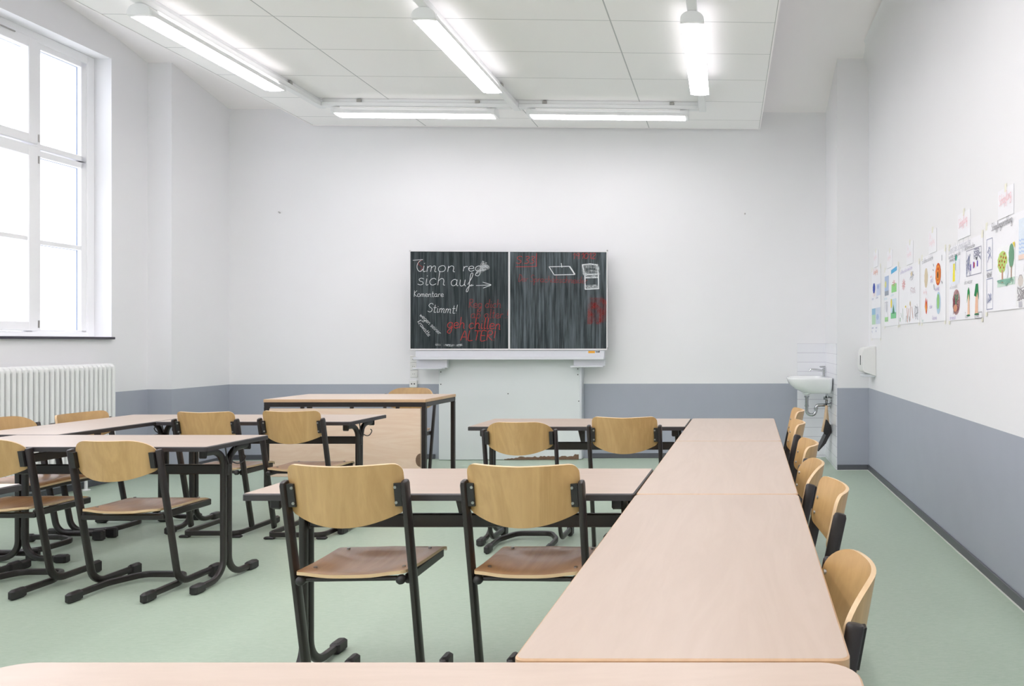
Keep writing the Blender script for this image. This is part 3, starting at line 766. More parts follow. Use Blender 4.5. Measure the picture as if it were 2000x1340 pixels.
# ================================================================== CHAIRS
def shell_back(hw, z0, z1, ztop, lean, sag, style):
    """curved plywood backrest, concave towards the sitter (+y)"""
    N, K = 28, 8; th = .0105; mb = MB()
    rows_f, rows_b = [], []
    for i in range(N+1):
        q = math.sin(PI/2*(2*i/N-1)); a = abs(q)
        if style == 'round':
            rx, ry = .52, (z1-z0)*.36; top = z1 - (ry*(1-math.sqrt(max(0, 1-((a-(1-rx))/rx)**2))) if a > 1-rx else 0)
            bot = z0 + .052*a**2.2
            rb = .10; bot += (.022*(1-math.sqrt(max(0, 1-((a-(1-rb))/rb)**2))) if a > 1-rb else 0)
        else:
            rx, ry = .15, .030; top = z1 - .004*(1-a) - (ry*(1-math.sqrt(max(0, 1-((a-(1-rx))/rx)**2))) if a > 1-rx else 0)
            bot = z0 + .050*a**2.0
            rb = .10; bot += (.022*(1-math.sqrt(max(0, 1-((a-(1-rb))/rb)**2))) if a > 1-rb else 0)
        f, b = [], []
        for k in range(K+1):
            z = bot + (top-bot)*k/K
            wz = 1.0 + (.03 if style == 'square' else .0)*(1-(z-z0)/(z1-z0))
            x = q*hw*wz
            y = (ztop-z)*lean + .013 - sag*(1-(x/hw)**2)
            ny = Vector((-2*sag*x/hw**2, 1, lean)).normalized()
            p = Vector((x, y, z)); f.append(p + ny*th/2); b.append(p - ny*th/2)
        rows_f.append(f); rows_b.append(b)
    n = K+1
    mb.add([p for r in rows_f for p in r], [(i*n+k, (i+1)*n+k, (i+1)*n+k+1, i*n+k+1) for i in range(N) for k in range(K)], 0)
    mb.add([p for r in rows_b for p in r], [(i*n+k+1, (i+1)*n+k+1, (i+1)*n+k, i*n+k) for i in range(N) for k in range(K)], 0)
    loopf = [r[K] for r in rows_f] + rows_f[-1][-2::-1] + [r[0] for r in rows_f[-2::-1]] + rows_f[0][1:-1]
    loopb = [r[K] for r in rows_b] + rows_b[-1][-2::-1] + [r[0] for r in rows_b[-2::-1]] + rows_b[0][1:-1]
    m = len(loopf); mb.add(loopf+loopb, [(i, (i+1) % m, m+(i+1) % m, m+i) for i in range(m)], 1)
    return mb
def shell_seat(hwr, hwf, y0, y1, z, dish=.022):
    N, K = 22, 22; th = .011; mb = MB(); T, Bt = [], []
    for i in range(N+1):
        yq = 2*i/N-1; yq = math.sin(PI/2*yq); row, rb = [], []
        for k in range(K+1):
            xq = math.sin(PI/2*(2*k/K-1))
            # rounded corners: pull in the ends of each row
            cr = .16; ay = abs(yq); pull = 1.0
            if ay > 1-cr: pull = 1 - .09*(1-math.sqrt(max(0, 1-((ay-(1-cr))/cr)**2)))
            hw = (hwr + (hwf-hwr)*(yq+1)/2)*pull
            x = xq*hw; y = (y0+y1)/2 + yq*(y1-y0)/2
            if yq < 0: y -= .012*(1-xq*xq)*(-yq)
            d = dish*math.exp(-(xq*1.35)**4)*math.exp(-((yq+.22)*1.25)**4)
            d -= .006*(1-abs(xq))*max(0, yq-.2)
            zz = z - d - (.020*((yq-.62)/.38)**2 if yq > .62 else 0) + .012*(-yq if yq < 0 else 0)*(-yq)*.6
            row.append(Vector((x, y, zz))); rb.append(Vector((x, y, zz-th)))
        T.append(row); Bt.append(rb)
    n = K+1
    mb.add([p for r in T for p in r], [(i*n+k, i*n+k+1, (i+1)*n+k+1, (i+1)*n+k) for i in range(N) for k in range(K)], 0)
    mb.add([p for r in Bt for p in r], [(i*n+k, (i+1)*n+k, (i+1)*n+k+1, i*n+k+1) for i in range(N) for k in range(K)], 0)
    lt = T[0] + [r[-1] for r in T[1:]] + T[-1][-2::-1] + [r[0] for r in T[-2:0:-1]]
    lb = Bt[0] + [r[-1] for r in Bt[1:]] + Bt[-1][-2::-1] + [r[0] for r in Bt[-2:0:-1]]
    m = len(lt); mb.add(lt+lb, [(i, (i+1) % m, m+(i+1) % m, m+i) for i in range(m)], 1)
    return mb

def make_chair(frame, style, label, loc, rz, scale=1.0, big=False):
    """origin on the floor under the back uprights; the sitter faces +y"""
    r = thing('school_chair', label, 'chair', loc, rz, 'beech and black steel school chairs'); r.scale = scale if isinstance(scale, tuple) else (scale,)*3
    P = frame == 'P'
    hs, zt, ln = (.197, .760, .146) if P else (.213, .728, .125)
    zs = .440 if P else .428
    if big: zt, zs, hs = .794, .482, .1925
    lean = ln/(zt-.05)
    yl = lambda z: (zt-z)*lean
    hw, z0, z1, sag = (.182, .642, .850, .055) if big else (.178, .602, .808, .056) if P else (.196, .577, .775, .070)
    shell_back(hw, z0, z1, zt, lean, sag, style).build('backrest', [M['back'], M['ply']], r, smooth=50)
    shell_seat(.178 if P else .185, .192 if P else .196, yl(zs)-.035, yl(zs)+(.345 if P else .325), zs).build('seat', [M['seat'], M['ply']], r, smooth=50)
    pr = oval(.0115, .0200 if P else .0175, 14)
    for s in (-1, 1):
        x = s*hs; mb = MB()
        if P:
            mb.tube([(x, 0, zt-.012), (x, yl(zt*.5), zt*.5), (x, yl(.052), .052)], pr, (1, 0, 0), .012, .006)
        else:
            path = fillet([(x, 0, zt-.006), (x, yl(.045), .043), (x, .40, .043)], [.085], 9)
            mb.tube(path, pr, (1, 0, 0), .006, 0)
        mb.build('leg', M['black'], r)
        if P: a, b, zz = .385, .455, .05
        else: a, b, zz = .345, .415, .066
        xx = s*.176 if P else x
        mb = MB(); mb.bbox(xx-.017, xx+.017, a, b, 0, zz, .009)
        mb.build('foot_cap', M['plastic'], r)
        # bracket joining backrest and upright, with two bolts
        zc = z0 + (z1-z0)*.50; hb = .039
        mb = MB(); xi0, xi1 = sorted((s*(hs-.011), s*(hs-.033)))
        pts = []
        for z in (zc-hb, zc+hb):
            y = yl(z)+ (.004 if P else .002)
            pts.append((z, y-.006))
        (za, ya), (zb, yb) = pts; t = .012 if P else .022
        mb.add([(xi0, ya-t, za), (xi1, ya-t, za), (xi1, ya+.006, za), (xi0, ya+.006, za), (xi0, yb-t, zb), (xi1, yb-t, zb), (xi1, yb+.006, zb), (xi0, yb+.006, zb)],
               [(0,3,2,1),(4,5,6,7),(0,1,5,4),(1,2,6,5),(2,3,7,6),(3,0,4,7)])
        br = mb.build('bracket', M['plastic'], r)
        for dz in (-.026, .026):
            z = zc+dz; xb = s*(hs-.028); y = yl(z); mb = MB()
            yf = y + .013 - sag*(1-(min(1, xb/hw*s*s))**2) + .006
            if P: mb.rod((xb, y-.0175, z), (xb, y-.012, z), .0048, 10)
            mb.rod((xb, yf-.006, z), (xb, yf+.0025, z), .0062, 12)
            mb.build('bolt', M['steel'], br)
    # floor runner
    if P:
        run = fillet([(-.176, .42, .028), (-.176, .045, .028), (.176, .045, .028), (.176, .42, .028)], .05, 7)
        mb = MB(); mb.tube(run, oval(.0155, .0115, 12, 4), (0, 0, 1)); mb.build('floor_runner', M['black'], r)
        for s in (-1, 1):
            mb = MB(); mb.bbox(s*.165-.032, s*.165+.032, .032, .062, 0, .016, .005); mb.build('glide_pad', M['plastic'], r)
    else:
        xr = .178
        run = fillet([(-xr, -.03, .03), (-xr, .17, .03), (-xr+.07, .315, .03), (xr-.07, .315, .03), (xr, .17, .03), (xr, -.03, .03)], [.10, .07, .07, .10], 6)
        mb = MB(); mb.tube(run, oval(.016, .0115, 12, 4), (0, 0, 1)); mb.build('floor_runner', M['black'], r)
        for s in (-1, 1):
            mb = MB(); mb.bbox(s*xr-.017, s*xr+.017, -.06, .02, 0, .05, .010); mb.build('rear_foot_cap', M['plastic'], r)
    # seat carrier
    mb = MB(); ys = yl(zs)
    for s in (-1, 1):
        x = s*(hs-.018); mb.bbox(x-.009, x+.009, ys-.008 if not P else ys+.0, ys+.315, zs-.047, zs-.013, .004)
    mb.bbox(-hs+.02, hs-.02, ys+.285, ys+.315, zs-.048, zs-.026, .004)
    if P:
        mb.rod((-hs+.03, ys-.012, zs-.024), (hs-.03, ys-.012, zs-.024), .0085, 10)
    else: mb.bbox(-hs+.011, hs-.011, ys-.014, ys+.006, zs-.052, zs-.0255, .004)
    mb.build('seat_frame', M['black'], r)
    if P:
        for s in (-1, 1):
            mb = MB(); mb.ball((s*(hs-.03), ys-.02, zs-.026), .0165, 12, (1, 1.2, 1)); mb.build('knob', M['plastic'], r)
    for s in (-1, 1):
        for yy in (.04, .27): mb = MB(); mb.rod((s*(hs-.045), ys+yy, zs-.004), (s*(hs-.045), ys+yy, zs+.0025 + (0 if yy < .1 else .001)), .006, 10); mb.build('seat_rivet', M['steel'], r)
    return r

protos = {}
def chair(frame, style, label, x, y, face, scale=1.0):
    """x, y: middle of the back uprights; face: heading of the sitter, 0 = towards the end wall"""
    loc = (x, y, 0); k = (frame, style)
    if k not in protos: protos[k] = make_chair(frame[0], style, label, loc, face, scale, frame == 'Pbig'); return protos[k]
    return dup(protos[k], loc, face, label, scale)
chair('Pbig', 'square', 'big chair with a square back, left of the front pair at the crosswise table', -1.319, 2.4625, .04)
chair('Pbig', 'square', 'big square-backed chair beside the long table row, right of the front pair', -.7396, 2.4625, -.03)
chair('Q', 'round', 'round-cornered chair at the far crosswise table, before the white wall panel', -1.365, 4.48, 0)
chair('P', 'square', 'square-backed chair before the grey dado at the far crosswise table', -.708, 4.27, 0, 1.02)
chair('P', 'square', 'square-backed chair at the window-side rear table, left of the one before the desk', -3.43, 4.76, 0)
chair('P', 'square', 'square-backed chair standing right before the teacher desk panel', -2.865, 4.72, 0, (1, 1, 1.012))
chair('Q', 'round', 'round-cornered chair with an aisle beside it, in front of the window-side table', -3.06, 3.64, 0)
chair('Q', 'round', 'round-cornered chair cut by the left picture border, in front of the window-side table', -3.73, 3.68, .02)
chair('Q', 'square', 'square-backed chair between radiator end and lengthwise table', -4.44, 5.02, -PI/2)
chair('Q', 'round', 'round-topped chair in front of the radiator, cut by the picture border', -4.47, 4.52, -PI/2, 1.02)
chair('Q', 'round', 'teacher chair, only its rounded top showing above the desk', -3.105, 6.92, PI, 1.06)
chair('Q', 'round', 'nearest chair tucked in along the right side of the long table row', .194, 1.60, PI/2)
chair('P', 'square', 'second nearest chair along the right side, with a rounded black post', .258, 2.42, PI/2+.04, (1, 1, .975))
chair('Q', 'round', 'third nearest chair along the right side of the long table row', .222, 2.96, PI/2)
chair('Q', 'square', 'fourth nearest chair along the right side, with a bright bolt on its front', .255, 3.56, PI/2)
chair('P', 'square', 'fifth chair along the right side, second from the far end', .250, 4.15, PI/2)
chair('P', 'square', 'farthest chair along the right side, nearest the washbasin', .285, 4.72, PI/2, 1.02)

# ================================================================== WASHBASIN CORNER
vb = 7.70; base = (U_CH-.008, vb, 0)
ws = room_thing('washbasin', 'white wall-hung washbasin on the tiled side wall', 'washbasin', base)
def bring(k, z, du=0.0, n=36, inner=False):
    o = []; cu, hu, hv = U_CH-.008-.225+du, .225, .27
    for i in range(n):
        a = 2*PI*i/n; c, s = math.cos(a), math.sin(a); p = 2/3.2; pu = p if c > 0 else 2/9
        u = cu - hu*k*math.copysign(abs(c)**pu, c); v = vb + hv*(.35+.65*k)*math.copysign(abs(s)**p, s)
        o.append((min(u + (1-k)*(.20 if z < .87 and k > .45 and not inner else -.0), U_CH-.0085), v, z))
    return o
mb = MB(); mb.loft([bring(.50, .728), bring(.66, .738), bring(.84, .775), bring(.95, .82), bring(1, .865), bring(1, .884), bring(.975, .889), bring(.80, .886, -.035, inner=True), bring(.74, .87, -.035, inner=True), bring(.66, .82, -.035, inner=True), bring(.45, .765, -.03, inner=True), bring(.1, .752, -.03, inner=True)])
mb.build('bowl', M['porcelain'], ws, base, 60)
ud = U_CH-.255
mb = MB(); mb.lathe([(.045, .725), (.04, .712), (.02, .705), (.019, .69)], (ud, vb, 0), 20); mb.build('drain_outlet', M['porcelain'], ws, base)
tr = MB()
tr.lathe([(.026, .695), (.026, .68), (.018, .678), (.018, .60), (.022, .598), (.022, .585), (.017, .583)], (ud, vb, 0), 16)
tr.wire(fillet([(ud, vb, .60), (ud, vb, .50), (ud+.095, vb, .50), (ud+.095, vb, .60), (ud+.18, vb, .60), (U_CH-.0085, vb, .60)], [.045, .045, .03, .02], 8), .0165, 12)
tr.lathe([(.021, .555), (.021, .575)], (ud+.095, vb, 0), 14)
tr.lathe([(.035, -.012), (.03, 0)], (U_CH-.0085, vb, .60), 18, 'x'); tr.build('siphon_trap', M['chrome'], ws, base)
for v in (vb-.07, vb+.07):
    mb = MB(); mb.lathe([(.022, -.012), (.022, 0)], (U_CH-.0085, v, .665), 14, 'x'); mb.rod((U_CH-.05, v, .665), (U_CH-.02, v, .665), .012); mb.rod((U_CH-.045, v, .665), (U_CH-.045, v, .70), .006); mb.rod((U_CH-.075, v, .665), (U_CH-.05, v, .665), .018)
    mb.wire(smoothpl3([(U_CH-.045, v, .70), (U_CH-.06, v, .74), (U_CH-.07, vb, .80)]), .004)
    mb.build('angle_valve', M['chrome'], ws, base)
tp = room_thing('tap', 'chrome single-lever tap on the washbasin', 'tap', (U_CH-.075, vb, .8885))
b2 = (U_CH-.075, vb, .8885)
mb = MB(); mb.lathe([(.026, 0), (.026, .006), (.021, .01), (.021, .075), (.023, .085), (.0, .092)], b2, 18); mb.build('body', M['chrome'], tp, b2)
mb = MB(); mb.wire([(U_CH-.08, vb, .945), (U_CH-.15, vb, .962), (U_CH-.215, vb, .966), (U_CH-.225, vb, .950)], .012, 10); mb.build('spout', M['chrome'], tp, b2)
mb = MB(); mb.bbox(U_CH-.125, U_CH-.06, vb-.011, vb+.011, .984, 1.0, .005); mb.build('lever', M['chrome'], tp, b2)

# hand brush and dustpan hanging under the basin
b3 = (1.0, 7.585, .64)
br = room_thing('hand_brush', 'wooden-handled hand brush with black bristles hanging below the washbasin', 'brush', b3)
mb = MB(); mb.tube([(1.008, 7.585, .60), (.992, 7.585, .47), (.966, 7.585, .345)], oval(.012, .014, 10), (0, 1, 0), .006, .006); mb.build('handle', M['wood_raw'], br, b3)
mb = MB(); mb.loft([[(.998, 7.568, .465), (.998, 7.602, .465), (1.018, 7.602, .455), (1.018, 7.568, .455)], [(.990, 7.560, .42), (.990, 7.610, .42), (1.048, 7.610, .40), (1.048, 7.560, .40)],
                    [(.974, 7.558, .345), (.974, 7.612, .345), (1.030, 7.612, .325), (1.030, 7.558, .325)], [(.985, 7.562, .318), (.985, 7.608, .318), (1.012, 7.608, .306), (1.012, 7.562, .306)]])
mb.build('bristles', M['bristle'], br, b3)
mb = MB(); mb.wire(smoothpl3([(1.008, 7.585, .602), (1.0, 7.60, .66), (1.008, 7.62, .70), (1.018, 7.605, .65), (1.010, 7.587, .602)]), .003, 6); mb.build('hanging_loop', M['bristle'], br, b3)
b4 = (1.02, 7.675, .64)
dp = room_thing('dustpan', 'black dustpan hanging beside the hand brush below the washbasin', 'dustpan', b4)
mb = MB(); mb.tube([(1.012, 7.645, .592), (1.026, 7.655, .50), (1.038, 7.665, .40)], oval(.010, .012, 10), (0, 1, 0), .006, 0); mb.build('handle', M['wood_raw'], dp, b4)
mb = MB(); rings = []
for i, (u, z) in enumerate([(1.038, .405), (1.020, .335), (.968, .225), (.922, .142)]):
    w = (.03, .085, .10, .105)[i]; d = (.024, .042, .034, .006)[i]; v = 7.70
    rings.append([(u, v-w, z), (u, v+w, z), (u+d, v+w, z-d*.2), (u+d, v-w, z-d*.2)])
mb.loft(rings); mb.build('pan', M['plastic'], dp, b4)
mb = MB(); mb.wire(smoothpl3([(1.012, 7.645, .594), (1.004, 7.64, .65), (1.012, 7.635, .69), (1.020, 7.64, .64), (1.014, 7.645, .592)]), .003, 6); mb.build('hanging_loop', M['bristle'], dp, b4)

# paper towel dispenser
b5 = (U_R, 7.07, .91)
td = room_thing('towel_dispenser', 'white paper towel dispenser on the right wall by the washbasin corner', 'dispenser', b5)
prof = [(U_R-.0005, .925), (U_R-.115, .965), (U_R-.128, .985), (U_R-.132, 1.05), (U_R-.128, 1.15), (U_R-.112, 1.185), (U_R-.08, 1.198), (U_R-.0005, 1.205)]
mb = MB()
def pr_(v, k): 
    cu, cz = U_R-.06, 1.06
    return [(min(U_R-.0005, cu+(a-cu)*k), v, cz+(b-cz)*k) for a, b in prof]
mb.loft([pr_(6.955, .95), pr_(6.963, .99), pr_(6.975, 1), pr_(7.185, 1), pr_(7.197, .99), pr_(7.205, .95)]); mb.build('cover', M['plug'], td, b5, 50)
mb = MB(); mb.bbox(U_R-.136, U_R-.1315, 7.03, 7.045, 1.03, 1.12, .001); mb.build('sight_slot', M['hole'], td, b5)
mb = MB(); mb.bbox(U_R-.11, U_R-.004, 6.98, 7.18, .918, .945, .004); mb.build('paper_outlet', M['alu'], td, b5)

# ================================================================== POSTERS
BK = (104, 104, 112); BL = (96, 104, 168); VI = (150, 130, 190); OR = (232, 120, 60); RD = (206, 70, 60); GR = (120, 186, 110); DG = (52, 130, 84); YE = (240, 216, 80); LB = (186, 206, 232); TE = (70, 176, 150); TN = (222, 206, 176); GY = (176, 178, 186); PK = (236, 176, 178); BR = (140, 90, 70)
UP = U_R-.0012
def poster(label, v0, v1, z0, z1, items, texts, title=False):
    """v0 = far edge (left in view), v1 = near edge; items in 0..1 units, y downwards"""
    base = (U_R, (v0+v1)/2, z0); w, h = v0-v1, z1-z0
    r = room_thing('title_sheet' if title else 'poster', label, 'title sheet' if title else 'poster', base, 'title sheets above the posters' if title else "pupils' posters on the right wall")
    mb = MB(); N = 8
    top = []; bot = []
    for i in range(N+1):
        v = v0 - w*i/N; b = .003*math.sin(PI*i/N*1.0)
        top.append([(UP-.0005, v, z1), (UP-.0018, v, z1)]); bot.append([(UP-.0005-b*.0, v, z0), (UP-.0018-b, v, z0)])
    rings = [[top[i][0], top[i][1], bot[i][1], bot[i][0]] for i in range(N+1)]
    mb.loft(rings); mb.build('sheet', M['paper'], r, base, 60)
    f = lambda x, y, o=0.0: (UP-.0032-.0004*o-.003*max(0, min(1, y))*math.sin(PI*max(0, min(1, x))), v0-w*x, z1-h*y)
    for kind, *a in items:
        mb = MB(); mats = []
        for j, sh in enumerate(a):
            col = sh[-1]; mats.append(ink(*col))
            if sh[0] == 'e':
                _, x, y, rx, ry, _c = sh; vs = [f(x+rx*math.cos(2*PI*k/20)*(1+.06*math.sin(3*k)), y+ry*math.sin(2*PI*k/20), j) for k in range(20)]
                mb.add(vs, [tuple(range(20))], j)
            elif sh[0] == 'r':
                _, x0, y0, x1, y1, _c = sh; mb.add([f(x0, y0, j), f(x1, y0, j), f(x1, y1, j), f(x0, y1, j)], [(0, 1, 2, 3)], j)
            elif sh[0] == 'p':
                mb.add([f(x, y, j) for x, y in sh[1]], [tuple(range(len(sh[1])))], j)
            elif sh[0] == 'l':
                ribbons(mb, [[(x*w, y*h) for x, y in pl] for pl in sh[1]], sh[2], lambda x, y: f(x/w, y/h, j), j)
        mb.build('drawing', mats, r, base, 0)
    for s, x, y, xh, hs, ang, col, lw in texts:
        mb = MB(); ribbons(mb, [[(p[0], p[1]) for p in pl] for pl in write(s, x*w, y*h, xh, hs, ang)], lw*.62, lambda x, y: f(x/w, y/h, 8))
        mb.build('lettering', ink(*col), r, base, 0)
    for (x, y) in (((.5, 0),) if title else ((.02, 0), (.98, 0), (.02, 1), (.98, 1))):
        c = f(x, y, 9); s = .014
        mb = MB(); mb.add([(UP-.0030, c[1]-s, c[2]-s*1.5), (UP-.0030, c[1]+s, c[2]-s*1.5), (UP-.0006, c[1]+s, c[2]+s*1.5), (UP-.0006, c[1]-s, c[2]+s*1.5)], [(0, 1, 2, 3)])
        mb.build('tape_strip', M['tape'], r, base, 0)
    return r
def ln(*pts): return list(pts)
def scrib(x0, y0, x1, y1, n, seed=1):
    rnd = random.Random(seed); return [sm([(x0+(x1-x0)*rnd.random(), y0+(y1-y0)*rnd.random()) for _ in range(4)]) for _ in range(n)]
def rays(x, y, r0, r1x, r1y, n): return [[(x+r0*math.cos(2*PI*k/n), y+r0*math.sin(2*PI*k/n)), (x+r1x*math.cos(2*PI*k/n), y+r1y*math.sin(2*PI*k/n))] for k in range(n)]
def rectl(x0, y0, x1, y1): return [[(x0, y0), (x1, y0)], [(x1, y0), (x1, y1)], [(x1, y1), (x0, y1)], [(x0, y1), (x0, y0)]]
def wavy(x0, x1, y, n=9, a=.008): return [(x0+(x1-x0)*k/n, y+(a if k % 2 else -a)) for k in range(n+1)]

poster('farthest poster of the row, hanging lower, with a blue oval', 7.154, 6.742, 1.279, 1.93,
  [('d', ('e', .28, .28, .14, .075, (70, 88, 176)), ('l', [[(.2, .34), (.18, .4)], [(.36, .34), (.38, .4)]], .006, OR)),
   ('d', ('r', .58, .24, .98, .40, (206, 214, 240)), ('e', .75, .28, .1, .03, (170, 186, 226))),
   ('d', ('r', .04, .57, .48, .80, (186, 218, 190)), ('r', .04, .57, .48, .66, (150, 190, 216))), ('d', ('r', .52, .57, .97, .80, (206, 216, 236)), ('e', .7, .70, .12, .04, (170, 190, 225)))],
  [('Schöpfung', .22, .08, .022, 1.0, -.03, OR, .005), ('in tagen', .06, .44, .012, 1, 0, BL, .003), ('und land', .55, .44, .012, 1, 0, BL, .003),
   ('am ersten', .05, .86, .011, 1, 0, BL, .003), ('tag', .05, .91, .011, 1, 0, BL, .003), ('es ward', .52, .86, .011, 1, 0, BL, .003), ('licht', .52, .91, .011, 1, 0, BL, .003)])
poster('poster with a bright blue heading strip and four small green and blue pictures', 6.575, 6.036, 1.381, 1.872,
  [('d', ('p', [(.50, .05), (.90, .02), (.90, .09), (.50, .12)], (96, 176, 224))),
   ('d', ('r', .03, .12, .33, .46, (176, 194, 224)), ('r', .03, .38, .33, .46, (150, 156, 170)), ('e', .10, .26, .07, .06, (224, 220, 150))),
   ('d', ('r', .54, .30, .88, .44, (150, 216, 140)), ('l', rays(.70, .29, .02, .1, .06, 7), .006, (214, 120, 110))),
   ('d', ('r', .04, .84, .30, .92, (166, 222, 150)), ('l', rectl(.04, .58, .28, .9), .004, GY), ('e', .18, .66, .06, .1, (206, 206, 214))),
   ('d', ('r', .50, .55, .86, .88, (206, 226, 240)), ('r', .50, .78, .86, .88, (130, 206, 150)), ('p', [(.6, .8), (.68, .64), (.78, .8)], (90, 150, 120)), ('e', .54, .62, .05, .08, YE))],
  [('Der Garten', .0, .53, .014, 1, 0, (160, 210, 225), .003), ('und Tiere', .5, .50, .014, 1, 0, (170, 215, 228), .003)])
poster('poster with violet heading and sparse pale pink and grey figures', 6.004, 5.375, 1.385, 1.825,
  [('d', ('l', rays(.24, .30, .02, .09, .10, 11), .008, PK)), ('d', ('l', scrib(.55, .12, .75, .28, 6, 3), .004, GY), ('e', .64, .16, .04, .04, TN)),
   ('d', ('l', scrib(.56, .38, .84, .52, 5, 4), .004, (216, 204, 210))), ('d', ('e', .35, .70, .03, .02, YE), ('l', [[(.20, .72), (.22, .92)], [(.1, .80), (.14, .88)]], .006, (120, 170, 120))),
   ('d', ('l', [[(.42, .72), (.46, .98)], [(.52, .74), (.44, .96)], [(.60, .64), (.58, .95)], [(.66, .72), (.72, .92)]], .010, (214, 160, 140)), ('l', [[(.40, .86), (.38, .97)], [(.54, .88), (.56, .97)]], .009, (110, 130, 110)), ('e', .58, .66, .03, .04, TN)),
   ('d', ('l', scrib(.78, .66, .97, .96, 7, 6), .004, GY), ('l', [[(.06, .88), (.05, .95)]], .02, (130, 180, 140)))],
  [('Der Mensch lebt in dem Garten', .08, .10, .015, .96, -.02, VI, .003)])
poster('poster with a big orange and black ring drawing', 5.321, 4.727, 1.38, 1.84,
  [('d', ('e', .22, .33, .075, .15, TN)), ('d', ('e', .72, .33, .105, .16, (216, 92, 52)), ('e', .72, .33, .085, .13, (240, 150, 60)), ('e', .72, .33, .06, .10, (208, 84, 50)), ('e', .72, .34, .04, .07, (238, 160, 70)), ('e', .72, .34, .024, .05, (70, 50, 44)),
     ('l', [[(.54, .16), (.56, .20)], [(.52, .24), (.55, .26)], [(.87, .08), (.87, .16)], [(.56, .46), (.58, .54)], [(.86, .44), (.89, .48)]], .007, BK)),
   ('d', ('p', [(.22, .86), (.17, .76), (.21, .62), (.24, .70), (.27, .64), (.28, .78), (.25, .88)], (226, 84, 56)), ('p', [(.22, .84), (.20, .76), (.23, .70), (.25, .80)], (246, 190, 80))),
   ('d', ('e', .74, .74, .08, .16, (176, 206, 226)), ('e', .73, .72, .05, .11, (150, 206, 130))), ('d', ('l', [[(.40, .34), (.46, .33)]], .012, (240, 200, 200)))],
  [('So stellt man sich die Erde', .06, .10, .017, .70, -.02, BK, .003), ('der Tag', .12, .56, .013, 1, 0, PK, .003), ('die Welt', .62, .56, .014, 1, 0, VI, .004), ('und', .42, .42, .018, 1, 0, VI, .004), ('oder', .40, .80, .016, 1, 0, VI, .004), ('Feuer', .04, .985, .014, .8, 0, (150, 190, 170), .003), ('Kontinente', .52, .97, .014, .8, 0, VI, .003)])
poster('poster with a yellow figure, a brown scribbled oval and two palm trees', 4.663, 4.033, 1.376, 1.83,
  [('d', ('r', .05, .20, .36, .52, (232, 236, 248)), ('p', [(.14, .48), (.16, .24), (.21, .24), (.22, .48)], (236, 222, 70)), ('e', .25, .17, .03, .045, TE), ('l', [[(.24, .22), (.24, .34)]], .005, DG)),
   ('d', ('l', rectl(.56, .14, .96, .46) + scrib(.76, .14, .95, .30, 9, 11), .004, (150, 150, 168)), ('l', [[(.68, .32), (.68, .40)], [(.76, .30), (.76, .38)], [(.86, .30), (.86, .37)]], .016, (104, 84, 190)), ('l', [[(.78, .31), (.78, .37)]], .012, RD), ('e', .84, .27, .02, .02, BK), ('l', scrib(.56, .18, .70, .48, 7, 12), .003, (120, 126, 160))),
   ('d', ('e', .26, .76, .12, .17, (176, 140, 140)), ('l', scrib(.16, .62, .36, .92, 18, 13), .005, (126, 70, 80)), ('l', [[(.24, .66), (.26, .80)], [(.31, .66), (.30, .74)]], .016, (70, 150, 110)), ('e', .24, .84, .06, .05, (214, 150, 120))),
   ('d', ('p', [(.60, .95), (.61, .66), (.65, .66), (.66, .95)], (238, 196, 168)), ('p', [(.58, .80), (.60, .64), (.63, .60), (.66, .66), (.66, .78), (.63, .68)], (60, 150, 90)), ('e', .63, .955, .05, .012, DG)),
   ('d', ('p', [(.80, .94), (.82, .66), (.87, .66), (.88, .94)], (238, 190, 160)), ('p', [(.78, .72), (.82, .58), (.88, .58), (.90, .78), (.86, .68), (.84, .74)], (50, 130, 80)), ('e', .85, .95, .06, .012, DG)),
   ('d', ('l', rectl(.80, .93, .98, 1.0), .003, BK))],
  [('Zuerst die Schöpfung der', .02, .09, .026, .72, -.02, GY, .004), ('am ersten Tag war alles', .02, .155, .014, .8, -.01, BK, .003), ('Sonne und Erde', .04, .20, .012, .8, 0, BK, .003), ('Die Sterne leuchten', .52, .12, .014, .75, 0, BK, .003),
   ('das wasser', .52, .555, .014, 1, 0, BK, .003), ('und Land entsteht', .06, .57, .012, .8, 0, GY, .003), ('Tiere', .54, .985, .016, .8, 0, BK, .003), ('Ende', .83, .985, .016, .8, 0, BK, .003), ('der mensch', .06, .985, .014, .9, 0, VI, .003)])
